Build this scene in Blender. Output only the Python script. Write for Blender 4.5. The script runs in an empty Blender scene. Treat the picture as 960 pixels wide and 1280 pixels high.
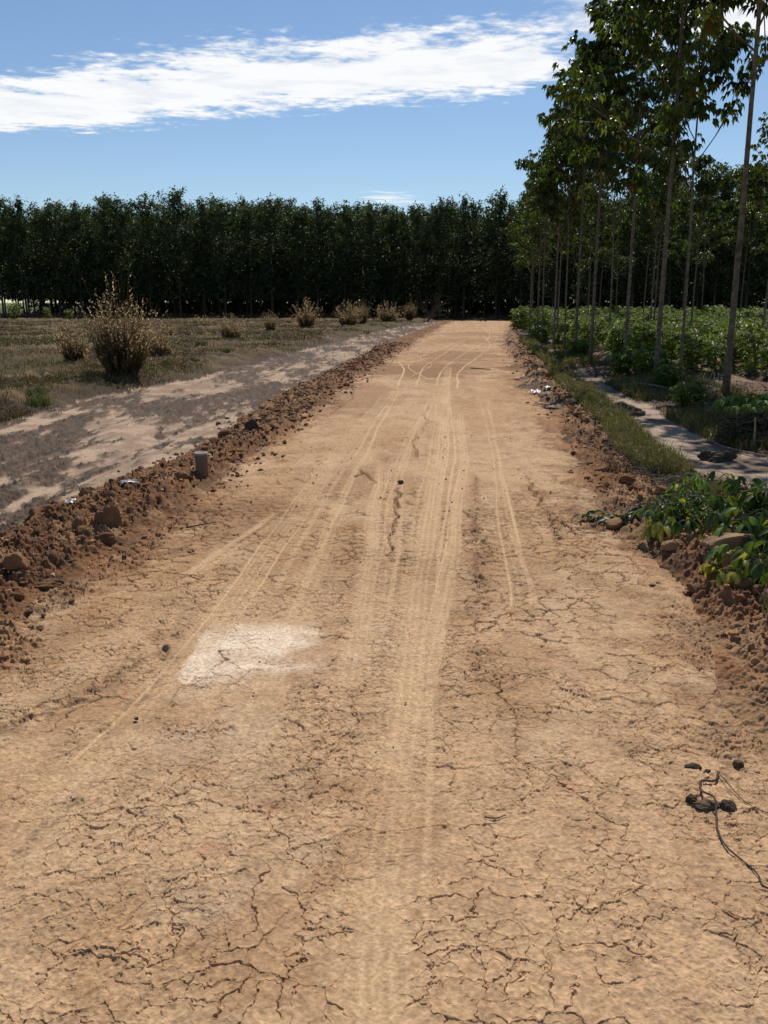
import bpy, math, random
import numpy as np
from mathutils import Vector
R = math.radians
scene = bpy.context.scene
COL = scene.collection

# ------------------------------------------------------------------ measured ground marks (metres)
CRACKS = [(0.006, [(-1.116, 2.35), (-1.027, 2.37), (-0.909, 2.38), (-0.785, 2.38), (-0.668, 2.4), (-0.577, 2.44), (-0.447, 2.41), (-0.371, 2.4)]), (0.006, [(-0.27, 2.15), (-0.288, 2.25), (-0.321, 2.29), (-0.361, 2.38), (-0.326, 2.49), (-0.259, 2.47), (-0.228, 2.64), (-0.169, 2.78), (-0.121, 3.02), (-0.121, 3.12)]), (0.005, [(0.468, 4.19), (0.408, 3.54), (0.498, 3.12), (0.454, 2.67), (0.587, 2.62), (0.654, 2.5), (0.695, 2.36), (0.691, 2.28), (0.722, 2.24)]), (0.009, [(0.471, 1.83), (0.565, 1.83), (0.601, 1.8), (0.62, 1.79)]), (0.007, [(0.664, 13.17), (0.556, 11.38), (0.394, 10.14), (0.315, 9.45), (0.324, 8.7)]), (0.007, [(0.122, 6.45), (0.114, 7.17), (0.073, 5.96), (0.04, 5.18)]), (0.012, [(1.291, 7.54), (1.259, 6.86), (1.209, 6.08), (1.177, 5.62)]), (0.01, [(1.247, 6.45), (1.295, 6.08), (1.312, 5.71)]), (0.006, [(-1.516, 4.78), (-1.407, 4.88), (-1.135, 4.82), (-1.048, 4.73)]), (0.006, [(-1.245, 2.91), (-1.21, 3.02), (-1.22, 3.06), (-1.183, 3.12)]), (0.005, [(-0.523, 1.84), (-0.534, 1.91), (-0.565, 2.04), (-0.523, 2.07), (-0.478, 2.04)]), (0.005, [(-0.648, 1.76), (-0.562, 1.76), (-0.501, 1.79), (-0.519, 1.86)]), (0.009, [(-0.384, 1.6), (-0.37, 1.65), (-0.344, 1.68), (-0.331, 1.75)]), (0.005, [(-0.239, 1.61), (-0.235, 1.65), (-0.211, 1.74), (-0.184, 1.8), (-0.203, 1.86)]), (0.006, [(-0.08, 1.86), (-0.16, 1.87), (-0.19, 1.9), (-0.23, 1.97), (-0.273, 2.02)]), (0.006, [(-0.353, 1.83), (-0.332, 1.91), (-0.335, 2.0), (-0.32, 2.1)]), (0.006, [(0.248, 2.16), (0.313, 2.14), (0.351, 2.09), (0.397, 2.1)]), (0.005, [(0.371, 1.61), (0.38, 1.68), (0.398, 1.8), (0.436, 1.9), (0.496, 1.94), (0.569, 2.04)]), (0.006, [(0.668, 2.0), (0.688, 2.04), (0.69, 2.07), (0.698, 2.19)]), (0.006, [(0.888, 1.94), (0.924, 1.86), (0.941, 1.8)]), (0.006, [(0.858, 1.79), (0.859, 1.74), (0.903, 1.74)]), (0.005, [(0.289, 1.65), (0.287, 1.7), (0.339, 1.74)]), (0.006, [(0.078, 1.8), (0.101, 1.88), (0.248, 1.94), (0.273, 2.02)]), (0.006, [(-0.718, 3.65), (-0.715, 3.54), (-0.749, 3.48), (-0.665, 3.41), (-0.635, 3.37)]), (0.008, [(-0.725, 3.65), (-0.688, 3.69), (-0.69, 3.62)]), (0.006, [(-1.208, 2.48), (-1.176, 2.52), (-1.19, 2.57)]), (0.006, [(0.964, 2.81), (1.053, 2.82), (1.097, 2.78), (1.201, 2.8), (1.305, 2.81)]), (0.006, [(0.935, 2.62), (0.864, 2.75), (0.904, 2.8)]), (0.006, [(0.359, 3.86), (0.459, 3.91), (0.525, 3.99)]), (0.006, [(1.375, 4.85), (1.341, 4.7), (1.388, 4.76)]), (0.005, [(-0.984, 10.66), (-0.891, 11.38), (-0.523, 14.28), (-0.478, 17.5)]), (0.007, [(-0.254, 7.75), (-0.226, 8.06), (-0.07, 7.47)])]
TRACKS = [(0.085, .85, [(-0.017, 1.57), (0.0, 1.94), (0.038, 2.5), (0.102, 3.19), (0.163, 3.97), (0.248, 5.18), (0.38, 6.72), (0.631, 9.45), (0.993, 14.28), (1.555, 21.42)]), (0.05, 0.8, [(0.159, 3.05), (0.246, 3.86), (0.352, 4.56), (0.56, 6.45), (0.789, 8.47), (1.067, 12.21)]), (0.04, 0.5, [(-0.038, 3.86), (0.013, 4.56), (0.061, 6.45), (0.158, 8.47), (0.784, 14.28)]), (0.10, 0.42, [(-1.06, 2.21), (-1.013, 2.7), (-0.926, 3.34), (-0.793, 4.56), (-0.674, 6.2), (-0.438, 9.45), (0.142, 15.58)]), (0.08, 0.3, [(-0.538, 2.25), (-0.493, 2.7), (-0.456, 3.41), (-0.418, 4.56), (-0.316, 6.72), (-0.049, 10.66), (0.285, 15.58)]), (0.03, 0.9, [(-1.142, 4.85), (-0.966, 5.64), (-0.824, 6.32)]), (0.06, 0.5, [(-0.132, 3.34), (-0.088, 4.56), (-0.061, 6.45), (0.0, 8.47)]), (0.09, 0.22, [(0.668, 4.31), (0.82, 5.96), (1.096, 8.94), (1.568, 14.28)]), (0.07, 0.4, [(-1.364, 7.68), (-1.082, 10.66), (-0.625, 17.15)]), (0.021, 1.0, [(0.276, 16.81), (0.474, 20.9), (0.431, 23.78), (1.19, 26.3), (3.392, 37.65)]), (0.018, 1.0, [(0.602, 16.49), (0.972, 21.42), (1.439, 24.45), (2.912, 33.99), (4.782, 44.31)]), (0.021, 1.0, [(0.978, 16.49), (1.423, 20.9), (2.7, 28.45), (4.409, 37.65), (5.687, 47.93)]), (0.021, 1.0, [(1.346, 16.02), (1.741, 20.17), (2.855, 26.3), (3.926, 32.72), (4.707, 42.18)]), (0.015, .9, [(0.46, 18.05), (1.211, 22.25), (1.04, 25.53), (2.237, 30.98)]), (0.015, .9, [(0.904, 18.05), (0.607, 20.9), (0.862, 23.78), (2.33, 27.12)])]
STREAKS = [(0.05, 0.9, [(-0.986, 3.91), (-0.966, 3.3), (-1.009, 2.96)]), (0.05, 0.8, [(-1.093, 3.58), (-1.175, 3.19), (-1.361, 3.02), (-1.455, 2.96)]), (0.04, 0.8, [(-0.964, 2.55), (-1.011, 2.33), (-1.048, 2.16)]), (0.04, 0.4, [(-0.492, 3.19), (-0.502, 2.75), (-0.496, 2.48)]), (0.045, 0.8, [(0.819, 7.68), (0.598, 5.36), (0.494, 4.25)]), (0.05, 0.6, [(0.129, 7.68), (0.031, 5.36), (0.035, 4.5)]), (0.05, 0.8, [(1.31, 7.79), (1.259, 6.86), (1.177, 5.62)]), (0.03, 0.6, [(0.356, 3.26), (0.428, 3.63)]), (0.035, 0.4, [(0.552, 3.5), (0.466, 2.7)]), (0.05, 0.5, [(0.709, 1.9), (0.593, 1.77)]), (0.05, 0.5, [(0.801, 2.78), (0.916, 2.84)]), (0.07, 0.5, [(-0.315, 2.46), (-0.233, 2.7), (-0.122, 3.05)]), (0.04, 0.4, [(0.167, 2.5), (0.099, 1.86)]), (0.08, 0.5, [(-1.166, 3.26), (-1.283, 3.05), (-1.386, 2.86)]), (0.06, 0.5, [(-0.569, 15.58), (-0.787, 10.66)])]

# ------------------------------------------------------------------ noise
def hsh(ix, iy, seed):
    h = (np.asarray(ix).astype(np.int64) & 0xffffffff).astype(np.uint32) * np.uint32(374761393)
    h = h + (np.asarray(iy).astype(np.int64) & 0xffffffff).astype(np.uint32) * np.uint32(668265263)
    h = h + np.uint32((seed * 2246822519) & 0xffffffff)
    h ^= h >> np.uint32(13); h = h * np.uint32(1274126177); h ^= h >> np.uint32(16)
    h = h * np.uint32(2246822519); h ^= h >> np.uint32(15)
    return h.astype(np.float32) / np.float32(4294967296.0)

def vn(x, y, seed=0):
    ix = np.floor(x); iy = np.floor(y)
    fx = (x - ix).astype(np.float32); fy = (y - iy).astype(np.float32)
    fx = fx*fx*(3-2*fx); fy = fy*fy*(3-2*fy)
    a = hsh(ix, iy, seed); b = hsh(ix+1, iy, seed); c = hsh(ix, iy+1, seed); d = hsh(ix+1, iy+1, seed)
    return (a+(b-a)*fx) + ((c+(d-c)*fx) - (a+(b-a)*fx))*fy

def fbm(x, y, seed=0, octv=4):
    s = 0; amp = .5; t = 0
    for o in range(octv):
        s = s + amp*vn(x, y, seed+o*17); t += amp
        x = x*2.03+13.1; y = y*2.03+7.7; amp *= .5
    return s/t

def worley(x, y, seed=0):
    ix = np.floor(x); iy = np.floor(y)
    f1 = np.full(x.shape, 9., np.float32); f2 = f1.copy(); cid = np.zeros(x.shape, np.float32)
    for dx in (-1, 0, 1):
        for dy in (-1, 0, 1):
            cx = ix+dx; cy = iy+dy
            px = cx + .1 + .8*hsh(cx, cy, seed); py = cy + .1 + .8*hsh(cx, cy, seed+101)
            d = np.hypot(px-x, py-y).astype(np.float32)
            m = d < f1
            f2 = np.where(m, f1, np.minimum(f2, d)); f1 = np.where(m, d, f1)
            cid = np.where(m, hsh(cx, cy, seed+202), cid)
    return f1, f2, cid

def ss(a, b, x):
    t = np.clip((x-a)/(b-a), 0, 1); return t*t*(3-2*t)

def pdist(x, y, pts):
    """distance from points to a polyline"""
    d = np.full(x.shape, 1e9)
    for (ax, ay), (bx, by) in zip(pts[:-1], pts[1:]):
        vx, vy = bx-ax, by-ay; L = vx*vx+vy*vy+1e-12
        t = np.clip(((x-ax)*vx+(y-ay)*vy)/L, 0, 1)
        d = np.minimum(d, np.hypot(x-ax-t*vx, y-ay-t*vy))
    return d

def smooth_line(pts, n=8):
    P = np.array(pts, float); P = np.vstack([2*P[0]-P[1], P, 2*P[-1]-P[-2]]); o = []
    for i in range(1, len(P)-2):
        for k in range(n):
            t = k/n
            o.append(.5*((2*P[i])+(P[i+1]-P[i-1])*t+(2*P[i-1]-5*P[i]+4*P[i+1]-P[i+2])*t*t+(3*P[i]-P[i-1]-3*P[i+1]+P[i+2])*t**3))
    o.append(P[-2]); return [tuple(q) for q in o]

# ------------------------------------------------------------------ terrain layout: boundaries x(y)
def B(pts):
    pts = sorted(pts, key=lambda p: p[1]); return np.array([p[1] for p in pts]), np.array([p[0] for p in pts])
ROAD_L = B([(-1.95,.5),(-1.93,3.2),(-1.871,4.0),(-1.786,4.63),(-1.686,5.36),(-1.582,6.45),(-1.429,8.06),(-1.275,9.84),(-1.004,13.7),(-.52,19.05),(.886,32.72),(3.72,59.2),(5.447,74.),(6,80),(6,150)])
BERM_L = B([(-2.85,.5),(-2.85,4.5),(-2.666,5.85),(-2.503,7.01),(-2.21,8.47),(-1.99,10.02),(-1.83,13.17),(-1.35,19.48),(0.,33.99),(3.0,59),(5.0,77),(5.6,80),(5.6,150)])
TRACK_L = B([(-5.1,.5),(-5.034,11.38),(-4.965,14.28),(-4.47,16.33),(-3.9,19.05),(-3.321,24.45),(-2.362,32.72),(-.431,47.93),(2.3,66),(4.9,80),(4.9,150)])
ROAD_R = B([(1.52,.5),(1.42,2.2),(1.40,2.75),(1.38,3.19),(1.55,3.86),(1.68,4.56),(1.68,5.55),(1.643,6.45),(1.894,8.47),(2.358,12.21),(2.735,17.15),(4.7,33.99),(10.266,71.11),(11.4,80),(11.4,150)])
BERM_R = B([(2.15,.5),(2.107,4.31),(2.534,5.55),(2.462,6.2),(2.405,7.33),(2.515,9.18),(2.967,12.67),(3.533,18.05),(4.2,23),(5.3,34),(10.968,71.),(12,80),(12,150)])
PATH_A = B([(3.3,.5),(3.162,7.01),(2.95,7.68),(2.89,9.45),(3.256,12.21),(3.701,15.58),(4.3,21.97),(5.8,34),(6.9,42),(11.2,71),(12.2,80),(12.2,150)])
PATH_B = B([(4.2,.5),(3.95,8.7),(3.86,10.33),(4.106,13.17),(4.464,17.5),(4.82,23.78),(6.1,34),(6.95,42),(11.3,71),(12.3,80),(12.3,150)])
def bx(b, y): return np.interp(y, b[0], b[1])
BARE = [(5.45,15.6),(5.9,16.6),(8.6,23.5),(9.4,26.5),(4.9,14.2),(6.6,33)]

_rt = random.Random(5); THIN = []
for _w, _k, _p in TRACKS[:9]:
    for _j in range(3):
        _o = _rt.uniform(-2.2, 2.2)*max(_w, .06); _a = _rt.randrange(0, max(1, len(_p)-3))
        _q = [(px+_o+_rt.uniform(-.012, .012)*py**.5, py) for px, py in _p[_a:]]
        if len(_q) >= 3: THIN.append((_rt.choice((.010, .014, .020)), _rt.uniform(.4, .8), _q))
def terrain(x, y, detail=True):
    """height (m), class, colour and (on the road) roughness fields of the ground"""
    shp = np.shape(x); x = np.asarray(x, np.float64).ravel(); y = np.asarray(y, np.float64).ravel()
    sc = np.clip(y/12., .35, 1.6)
    wob = (fbm(x*1.7, y*1.1, 3)-.5)*.42*sc + (fbm(x*7, y*5, 5, 3)-.5)*.22*sc
    xw = x + wob
    bd = [bx(b, y) for b in (ROAD_L, BERM_L, TRACK_L, ROAD_R, BERM_R, PATH_A, PATH_B)]
    xl, xb, xt, xr, br, p1, p2 = bd
    cls = np.full(x.shape, 3, np.int8)
    cls[xw < xl] = 2; cls[xw < xb] = 1; cls[xw < xt] = 0
    cls[xw > xr] = 4; cls[xw > br] = 5; cls[xw > p1] = 6; cls[xw > p2] = 7
    cls[y + wob*4 > 75 + .06*x] = 0
    z = np.zeros(x.shape); C = np.zeros(x.shape+(3,), np.float32)
    rough = np.zeros(x.shape); pan = np.zeros(x.shape); smooth = np.zeros(x.shape)
    for k in range(8):
        m = np.nonzero(cls == k)[0]
        if not len(m): continue
        o = zone(k, x[m], y[m], xw[m], [b[m] for b in bd], detail)
        z[m] = o[0]; C[m] = o[1]
        if k == 3: rough[m], pan[m], smooth[m] = o[2:]
    C *= (.84+.32*vn(x*75, y*75, 41)[:, None])
    return (z.reshape(shp), cls.reshape(shp), C.reshape(shp+(3,)), rough.reshape(shp), pan.reshape(shp), smooth.reshape(shp))

def A(*c): return np.array(c, np.float32)
def mix(a, b, t): return a + (b-a)*np.clip(t, 0, 1)[..., None]
def lumps(x, y, s, seed, r0, r1, h):
    n1 = vn(x*s*2.3, y*s*2.3, seed+5)-.5; n2 = vn(x*s*2.3+9, y*s*2.3, seed+6)-.5; n3 = vn(x*s*4.7, y*s*4.7, seed+7)
    f1, f2, cid = worley(x*s+.55*n1, y*s+.55*n2, seed)
    return (.55+.9*n3)*np.sqrt(np.clip(1-(f1/(r0+r1*cid))**2, 0, 1))*(.45+.8*cid)*h, cid

def zone(k, x, y, xw, bd, detail):
    xl, xb, xt, xr, br, p1, p2 = bd
    nb = fbm(x*.6, y*.6, 11); nm = fbm(x*3.1, y*3.1, 21)
    nf = fbm(x*17, y*17, 31, 3); nff = fbm(x*60, y*60, 43, 2)
    crumb, gid = lumps(x+.02*nm, y, 21, 71, .25, .33, .020)
    if k == 0:      # field and forest floor
        edge = ss(0, .9, xt-xw)
        rg = fbm(x*5, y*3.2, 93, 4)
        z = .15*edge + .10*(nb-.5)*edge + .16*(rg-.5)*(.35+edge) + crumb*1.2
        c = mix(A(.098,.062,.029), A(.072,.056,.019), ss(.42,.62,fbm(x*.9,y*.5,91)))
        c = mix(c, A(.165,.110,.056), ss(.55,.70,fbm(x*.5+3,y*1.3,95)))
        c = mix(c, A(.040,.029,.020), ss(.52,.66,fbm(x*1.6+5,y*2.6,97))*.85)
        c = mix(c, A(.055,.040,.028), (1-ss(.0,.7,xt-xw+.5*(nm-.5)))*.7)  # bank edge: dark soil colour that also paints in its shadow band
        c = mix(c, A(.075,.105,.032), ss(132,150,y))
        return z, c
    if k == 1:      # sandy side track with dark soil streaks that run along it
        al = x-.5*(xb+xt)
        st = fbm(al*1.5+.25*y, y*.36, 111, 4); st2 = fbm(al*5.2+.3*y, y*1.3, 121, 5); st3 = fbm(al*13+.2*y, y*4.1, 125, 4)
        dirt = ss(.44,.53,.46*st+.30*st2+.24*st3)
        z = -.02+.03*(nb-.5)+.06*(nm-.5)*dirt + .05*(nf-.5)*dirt + crumb*.9*dirt + .004*(nf-.5) - .06*np.exp(-((al+.35)/.25)**2) - .06*np.exp(-((al-.8)/.25)**2)
        c = mix(A(.40,.285,.195), A(.29,.198,.135), ss(.4,.6,nm)); c = mix(c, A(.22,.15,.10), ss(.52,.7,st3)*.6)
        return z, mix(c, A(.068,.049,.036), dirt*(.62+.5*nf))
    clod, cid = lumps(x+.03*nm, y, 8.5, 61, .28, .30, .038)
    clod2, cid2 = lumps(x, y+.02*nm, 14., 67, .26, .32, .030)
    rb = mix(A(.225,.108,.050), A(.150,.072,.037), ss(.35,.65,nm))
    rb = mix(rb, A(.33,.20,.105), ss(.58,.78,fbm(x*6+2,y*5,131)))
    rb = mix(rb, A(.095,.055,.034), ss(.56,.72,fbm(x*4+8,y*4,133))*.8)
    rbc = mix(rb, A(.28,.155,.078), cid*.35)
    if k == 2:      # left ridge
        t = np.clip((xw-xb)/np.maximum(xl-xb, .05), 0, 1); prof = np.sin(np.pi*t)**.9
        z = prof*(.01+.085*nb) + (.8*clod+.85*clod2+crumb+.03*(nf-.5))*np.clip(prof*1.8,.2,1)
        return z, rbc*A(.86,.84,.82)
    if k == 4:      # right ridge
        t = np.clip((xw-xr)/np.maximum(br-xr,.05), 0, 1); prof = np.sin(np.pi*t)**.9
        hr = np.interp(y, [0,3,5,9,20,40,75], [.0,.02,.07,.05,.05,.12,.2])
        z = prof*hr*(.5+nb) + (clod*.8*(y>4.2)+clod2+crumb+.05*(nf-.5))*np.clip(.3+prof,0,1)*np.interp(y,[0,3.6,5],[.62,.7,1])
        c = mix(rbc, A(.34,.215,.115), ss(.42,.58,fbm(x*2.2,y*2.2,135))*np.interp(y,[3,5,9,14],[.55,.45,.3,.55]))
        return z, mix(c, A(.080,.058,.043), ss(.5,.65,fbm(x*1.4+9,y*1.1,181))*ss(4.5,6,y)*.85)
    if k == 5:      # grassy verge
        z = .05*np.sin(np.pi*np.clip((xw-br)/np.maximum(p1-br,.05),0,1)) + .05*(nm-.5) + crumb*.6
        return z, mix(A(.080,.060,.034), A(.15,.10,.06), ss(.45,.65,nm))
    if k == 6:      # footpath
        z = -.015+.02*(nb-.5)+.02*(nm-.5)+.012*(nf-.5)
        c = mix(A(.36,.268,.190), A(.24,.168,.115), ss(.42,.64,fbm(x*2.2,y*1.2,191)))
        return z, mix(c, A(.11,.078,.056), ss(.53,.64,fbm(x*4.2,y*2.8,193,5))*.85)
    if k == 7:      # planting bed
        e7 = ss(.3,1.2,xw-p2)
        z = e7*(.10+.06*np.cos((x-.08*y)/1.05*2*np.pi)) + .10*(nm-.5)*e7 + crumb*1.3 + .03*(nm-.5)+.04*(nf-.5)
        c = mix(A(.085,.056,.038), A(.15,.094,.060), ss(.4,.62,nm))
        return z, mix(c, A(.24,.165,.11), ss(.5,.66,fbm(x*.5,y*.35,197))*.8*e7)
    # ---- the clay road
    dE = np.minimum(xw-xl, xr-xw); s = np.clip((xw-xl)/np.maximum(xr-xl,.1), 0, 1)
    z = .03*(1-(2*s-1)**2) + .02*(nb-.5) + .012*(nm-.5)
    c = mix(A(.455,.291,.163), A(.405,.245,.127), ss(.38,.62,nb))
    c = mix(c, A(.475,.315,.182), ss(.52,.68,fbm(x*2.3,y*.9,141))*.7)
    c = mix(c, A(.31,.168,.082), ss(.56,.70,fbm(x*3.3,y*2.2,147))*.5)
    c = mix(c, A(.29,.175,.095), ss(.50,.66,fbm(x*9,y*6,149))*.35)
    rough = .10+.55*ss(.45,.62,fbm(x*2.6,y*1.8,151))*np.interp(y,[3,6],[1,.45])
    smooth = np.zeros(x.shape); dust = np.zeros(x.shape)
    if detail:
        for w, kk, pts in TRACKS+THIN:
            P = smooth_line(pts, 4); P0 = np.array(P)
            m = (y > P0[:,1].min()-1) & (y < P0[:,1].max()+1) & (x > P0[:,0].min()-.4) & (x < P0[:,0].max()+.4)
            o_ = np.argsort(P0[:,1])
            if np.all(np.diff(np.array(pts)[:,1]) > 0): m &= np.abs(x-np.interp(y, P0[o_,1], P0[o_,0])) < 2.2*w+.06
            if not m.any(): continue
            wx = x[m]+.03*(vn(x[m]*3, y[m]*1.5, 161)-.5)
            d = pdist(wx, y[m], P); wgt = np.exp(-(d/w)**4*1.1)
            fade = np.minimum(ss(-.3,.6,y[m]-P0[:,1].min()+.5), ss(-.5,.8,P0[:,1].max()-y[m]+.2))
            fade = fade*(.45+.85*vn(x[m]*2.1, y[m]*.8, 163+int(w*1000)))
            if w >= .08: z[m] += -.010*wgt*fade + .0022*wgt*fade*(.5+.5*np.cos(d/.017*np.pi))
            else: z[m] -= .004*wgt*fade
            smooth[m] = np.maximum(smooth[m], np.clip(wgt*fade*kk*1.15,0,1)); dust[m] = np.maximum(dust[m], wgt*fade*kk*((.66+.34*np.cos(d/.036*2*np.pi)) if w > .03 else 1))
        for w, kk, pts in STREAKS:
            P0 = np.array(pts); m = (y > P0[:,1].min()-.6) & (y < P0[:,1].max()+.6)
            if not m.any(): continue
            d = pdist(x[m]+.07*(nm[m]-.5), y[m]+.07*(nf[m]-.5), pts)
            rough[m] = np.maximum(rough[m], 1.7*kk*np.exp(-(d/w)**2)*(.4+1.1*nf[m])); z[m] -= .010*kk*np.exp(-(d/w)**2)
            c[m] = mix(c[m], A(.20,.118,.066), .75*kk*np.exp(-(d/w)**2)*ss(.42,.58,nf[m]))
    c = mix(c, A(.57,.390,.222), np.clip(dust,0,1)*.85)
    def ell(cx, cy, rx, ry, n=.5): return ss(1.15, .45, np.hypot((x-cx)/rx, (y-cy)/ry)+n*(nm-.5)*2)
    darker = np.maximum.reduce([.7*ell(-.98,6.1,.50,.95), .95*ell(.9,20.5,1.9,3.2,.7), .8*ell(2.2,26,1.8,3.5,.7), .6*ell(3.4,36,2.0,3.,.7), .6*ell(-.35,14.5,.7,3), .35*ell(-.2,7.5,.6,1.2), .5*ell(4.3,44,2.4,4,.8), .3*ell(.3,4.9,1.0,.7)])  # patches of darker, redder road colour
    c = mix(c, A(.25,.135,.069), darker*(1-.95*np.clip(dust,0,1)))
    edgeband = np.where((x>0)&(y<5.2),.55,1)*ss(.42,.0,dE+.7*(nm-.5)+.5*(nf-.5))
    c = mix(c, rb*1.05, edgeband*.8)
    rough = np.clip(rough*(1-smooth), 0, 2) + 1.3*edgeband
    # pale silt pan, sharp on its left side and fading to the right
    n2 = fbm(x*5, y*5, 173, 4)-.5
    pan = ss(.0,.05,x+.885+.05*n2-.02*(y-3.5))*ss(-.02,-.72,x+1.1*n2)*ss(3.20,3.40,y+.35*n2-.20*(x+.9))*ss(4.06,3.86,y+.22*n2)
    c = mix(c, A(.70,.56,.415), np.clip(pan*(.55+.75*fbm(x*7,y*7,171,3)),0,1)*.95)
    for (px_, py_, pr_) in ((-.62,2.72,.26),(-.80,2.85,.15),(.93,4.76,.08),(-.45,1.95,.12),(-.5,2.95,.18),(-.2,2.2,.1)):
        c = mix(c, A(.47,.345,.225), .28*ss(1.3,.2,np.hypot(x-px_,(y-py_))/pr_+1.1*(nm-.5)+.8*(nf-.5)))
    for (px_, py_, pr_) in ((.60,2.55,.04),(-.50,2.2,.05),(-.36,2.42,.05),(.2,3.3,.05)):
        c = mix(c, A(.32,.14,.085), .4*ss(1.3,.2,np.hypot(x-px_,y-py_)/pr_+1.6*(nf-.5)))
    rough = rough*(1-.8*pan)
    grit, hid = lumps(x, y, 52, 81, .18, .26, .008); fd = np.clip(1.3-y/45., .25, 1)
    flake = fbm(x*34, y*26, 157, 4)
    z = z + fd*((nf-.5)*.007*(.3+rough) + (flake-.5)*.0075*(.35+rough) + (nff-.5)*.004*(.4+rough) + grit*.5*np.clip(rough-.35,0,1.2) + crumb*.8*np.clip(rough-.75,0,1) + clod2*.6*np.clip(rough-1.05,0,1))
    return z, c, rough, pan, smooth

def ground_z(x, y):
    z = terrain(np.array([x], float), np.array([y], float), False)[0]; return float(z[0])
def ground_zs(x, y): return terrain(np.asarray(x, float), np.asarray(y, float), False)[0]

# ------------------------------------------------------------------ mesh building
def tag(o, label=None, cat=None, group=None, kind=None):
    if label: o['label'] = label
    if cat: o['category'] = cat
    if group: o['group'] = group
    if kind: o['kind'] = kind
    return o

def raw_mesh(name, V, F, C=None, smooth=False, mat=None):
    V = np.asarray(V, np.float32); F = np.asarray(F, np.int32); n = F.shape[1]
    me = bpy.data.meshes.new(name)
    me.vertices.add(len(V)); me.vertices.foreach_set('co', V.ravel())
    me.loops.add(F.size); me.loops.foreach_set('vertex_index', F.ravel())
    me.polygons.add(len(F)); me.polygons.foreach_set('loop_start', np.arange(0, F.size, n, dtype=np.int32))
    me.polygons.foreach_set('use_smooth', np.full(len(F), smooth))
    if C is not None:
        a = me.color_attributes.new('Col', 'FLOAT_COLOR', 'POINT')
        c4 = np.ones((len(V), 4), np.float32); c4[:, :3] = C
        a.data.foreach_set('color', c4.ravel())
    me.update(calc_edges=True); me.validate()
    if mat: me.materials.append(mat)
    return me

def link(name, me, parent=None, loc=(0,0,0), rot=(0,0,0), sc=1):
    o = bpy.data.objects.new(name, me); COL.objects.link(o)
    o.location = loc; o.rotation_euler = rot; o.scale = (sc,)*3 if not isinstance(sc, (tuple, list)) else sc
    if parent: o.parent = parent
    return o

def empty(name, loc=(0,0,0), rz=0, sc=1):
    o = bpy.data.objects.new(name, None); COL.objects.link(o); o.empty_display_size = .2
    o.location = loc; o.rotation_euler = (0,0,rz); o.scale = (sc,)*3
    return o

def copy_thing(o, loc, rz, sc=1):
    r = o.copy(); COL.objects.link(r); r.location = loc; r.rotation_euler = (0,0,rz); r.scale = (sc,)*3 if not isinstance(sc, (tuple, list)) else sc
    for ch in list(o.children):
        c = ch.copy(); COL.objects.link(c); c.parent = r
        for g in list(ch.children):
            d = g.copy(); COL.objects.link(d); d.parent = c
    return r

class MB:
    def __init__(s): s.V = []; s.F = []; s.C = []; s.n = 0
    def add(s, V, F, C):
        V = np.asarray(V, np.float32).reshape(-1, 3); F = np.asarray(F, np.int64).reshape(-1, 3)
        C = np.asarray(C, np.float32)
        if C.ndim == 1: C = np.tile(C, (len(V), 1))
        s.V.append(V); s.F.append(F+s.n); s.C.append(C); s.n += len(V)
    def mesh(s, name, mat, smooth=False):
        return raw_mesh(name, np.vstack(s.V), np.vstack(s.F), np.vstack(s.C), smooth, mat)
    def build(s, name, mat, parent=None, smooth=False, **k): return link(name, s.mesh(name, mat, smooth), parent, **k)

def nrm(v): return v/np.maximum(np.linalg.norm(v, axis=-1, keepdims=True), 1e-9)

def tube(mb, pts, rad, col, sides=7, cap=True):
    P = np.array(pts, float); n = len(P); rad = np.broadcast_to(np.asarray(rad, float), (n,))
    T = nrm(np.gradient(P, axis=0)); up = np.array([0,0,1.]) if abs(T[0][2]) < .9 else np.array([1.,0,0])
    U = nrm(np.cross(T, up)); W = np.cross(T, U)
    a = np.linspace(0, 2*np.pi, sides, endpoint=False)
    V = (P[:,None]+rad[:,None,None]*(np.cos(a)[None,:,None]*U[:,None]+np.sin(a)[None,:,None]*W[:,None])).reshape(-1,3)
    F = []
    for i in range(n-1):
        for k in range(sides):
            a0 = i*sides+k; a1 = i*sides+(k+1)%sides; b0 = a0+sides; b1 = a1+sides
            F += [(a0,a1,b1),(a0,b1,b0)]
    if cap:
        V = np.vstack([V, P[-1], P[0]]); e = len(V)-2
        for k in range(sides):
            F.append(((n-1)*sides+k, (n-1)*sides+(k+1)%sides, e)); F.append(((k+1)%sides, k, e+1))
    mb.add(V, F, np.asarray(col, np.float32))

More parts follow.
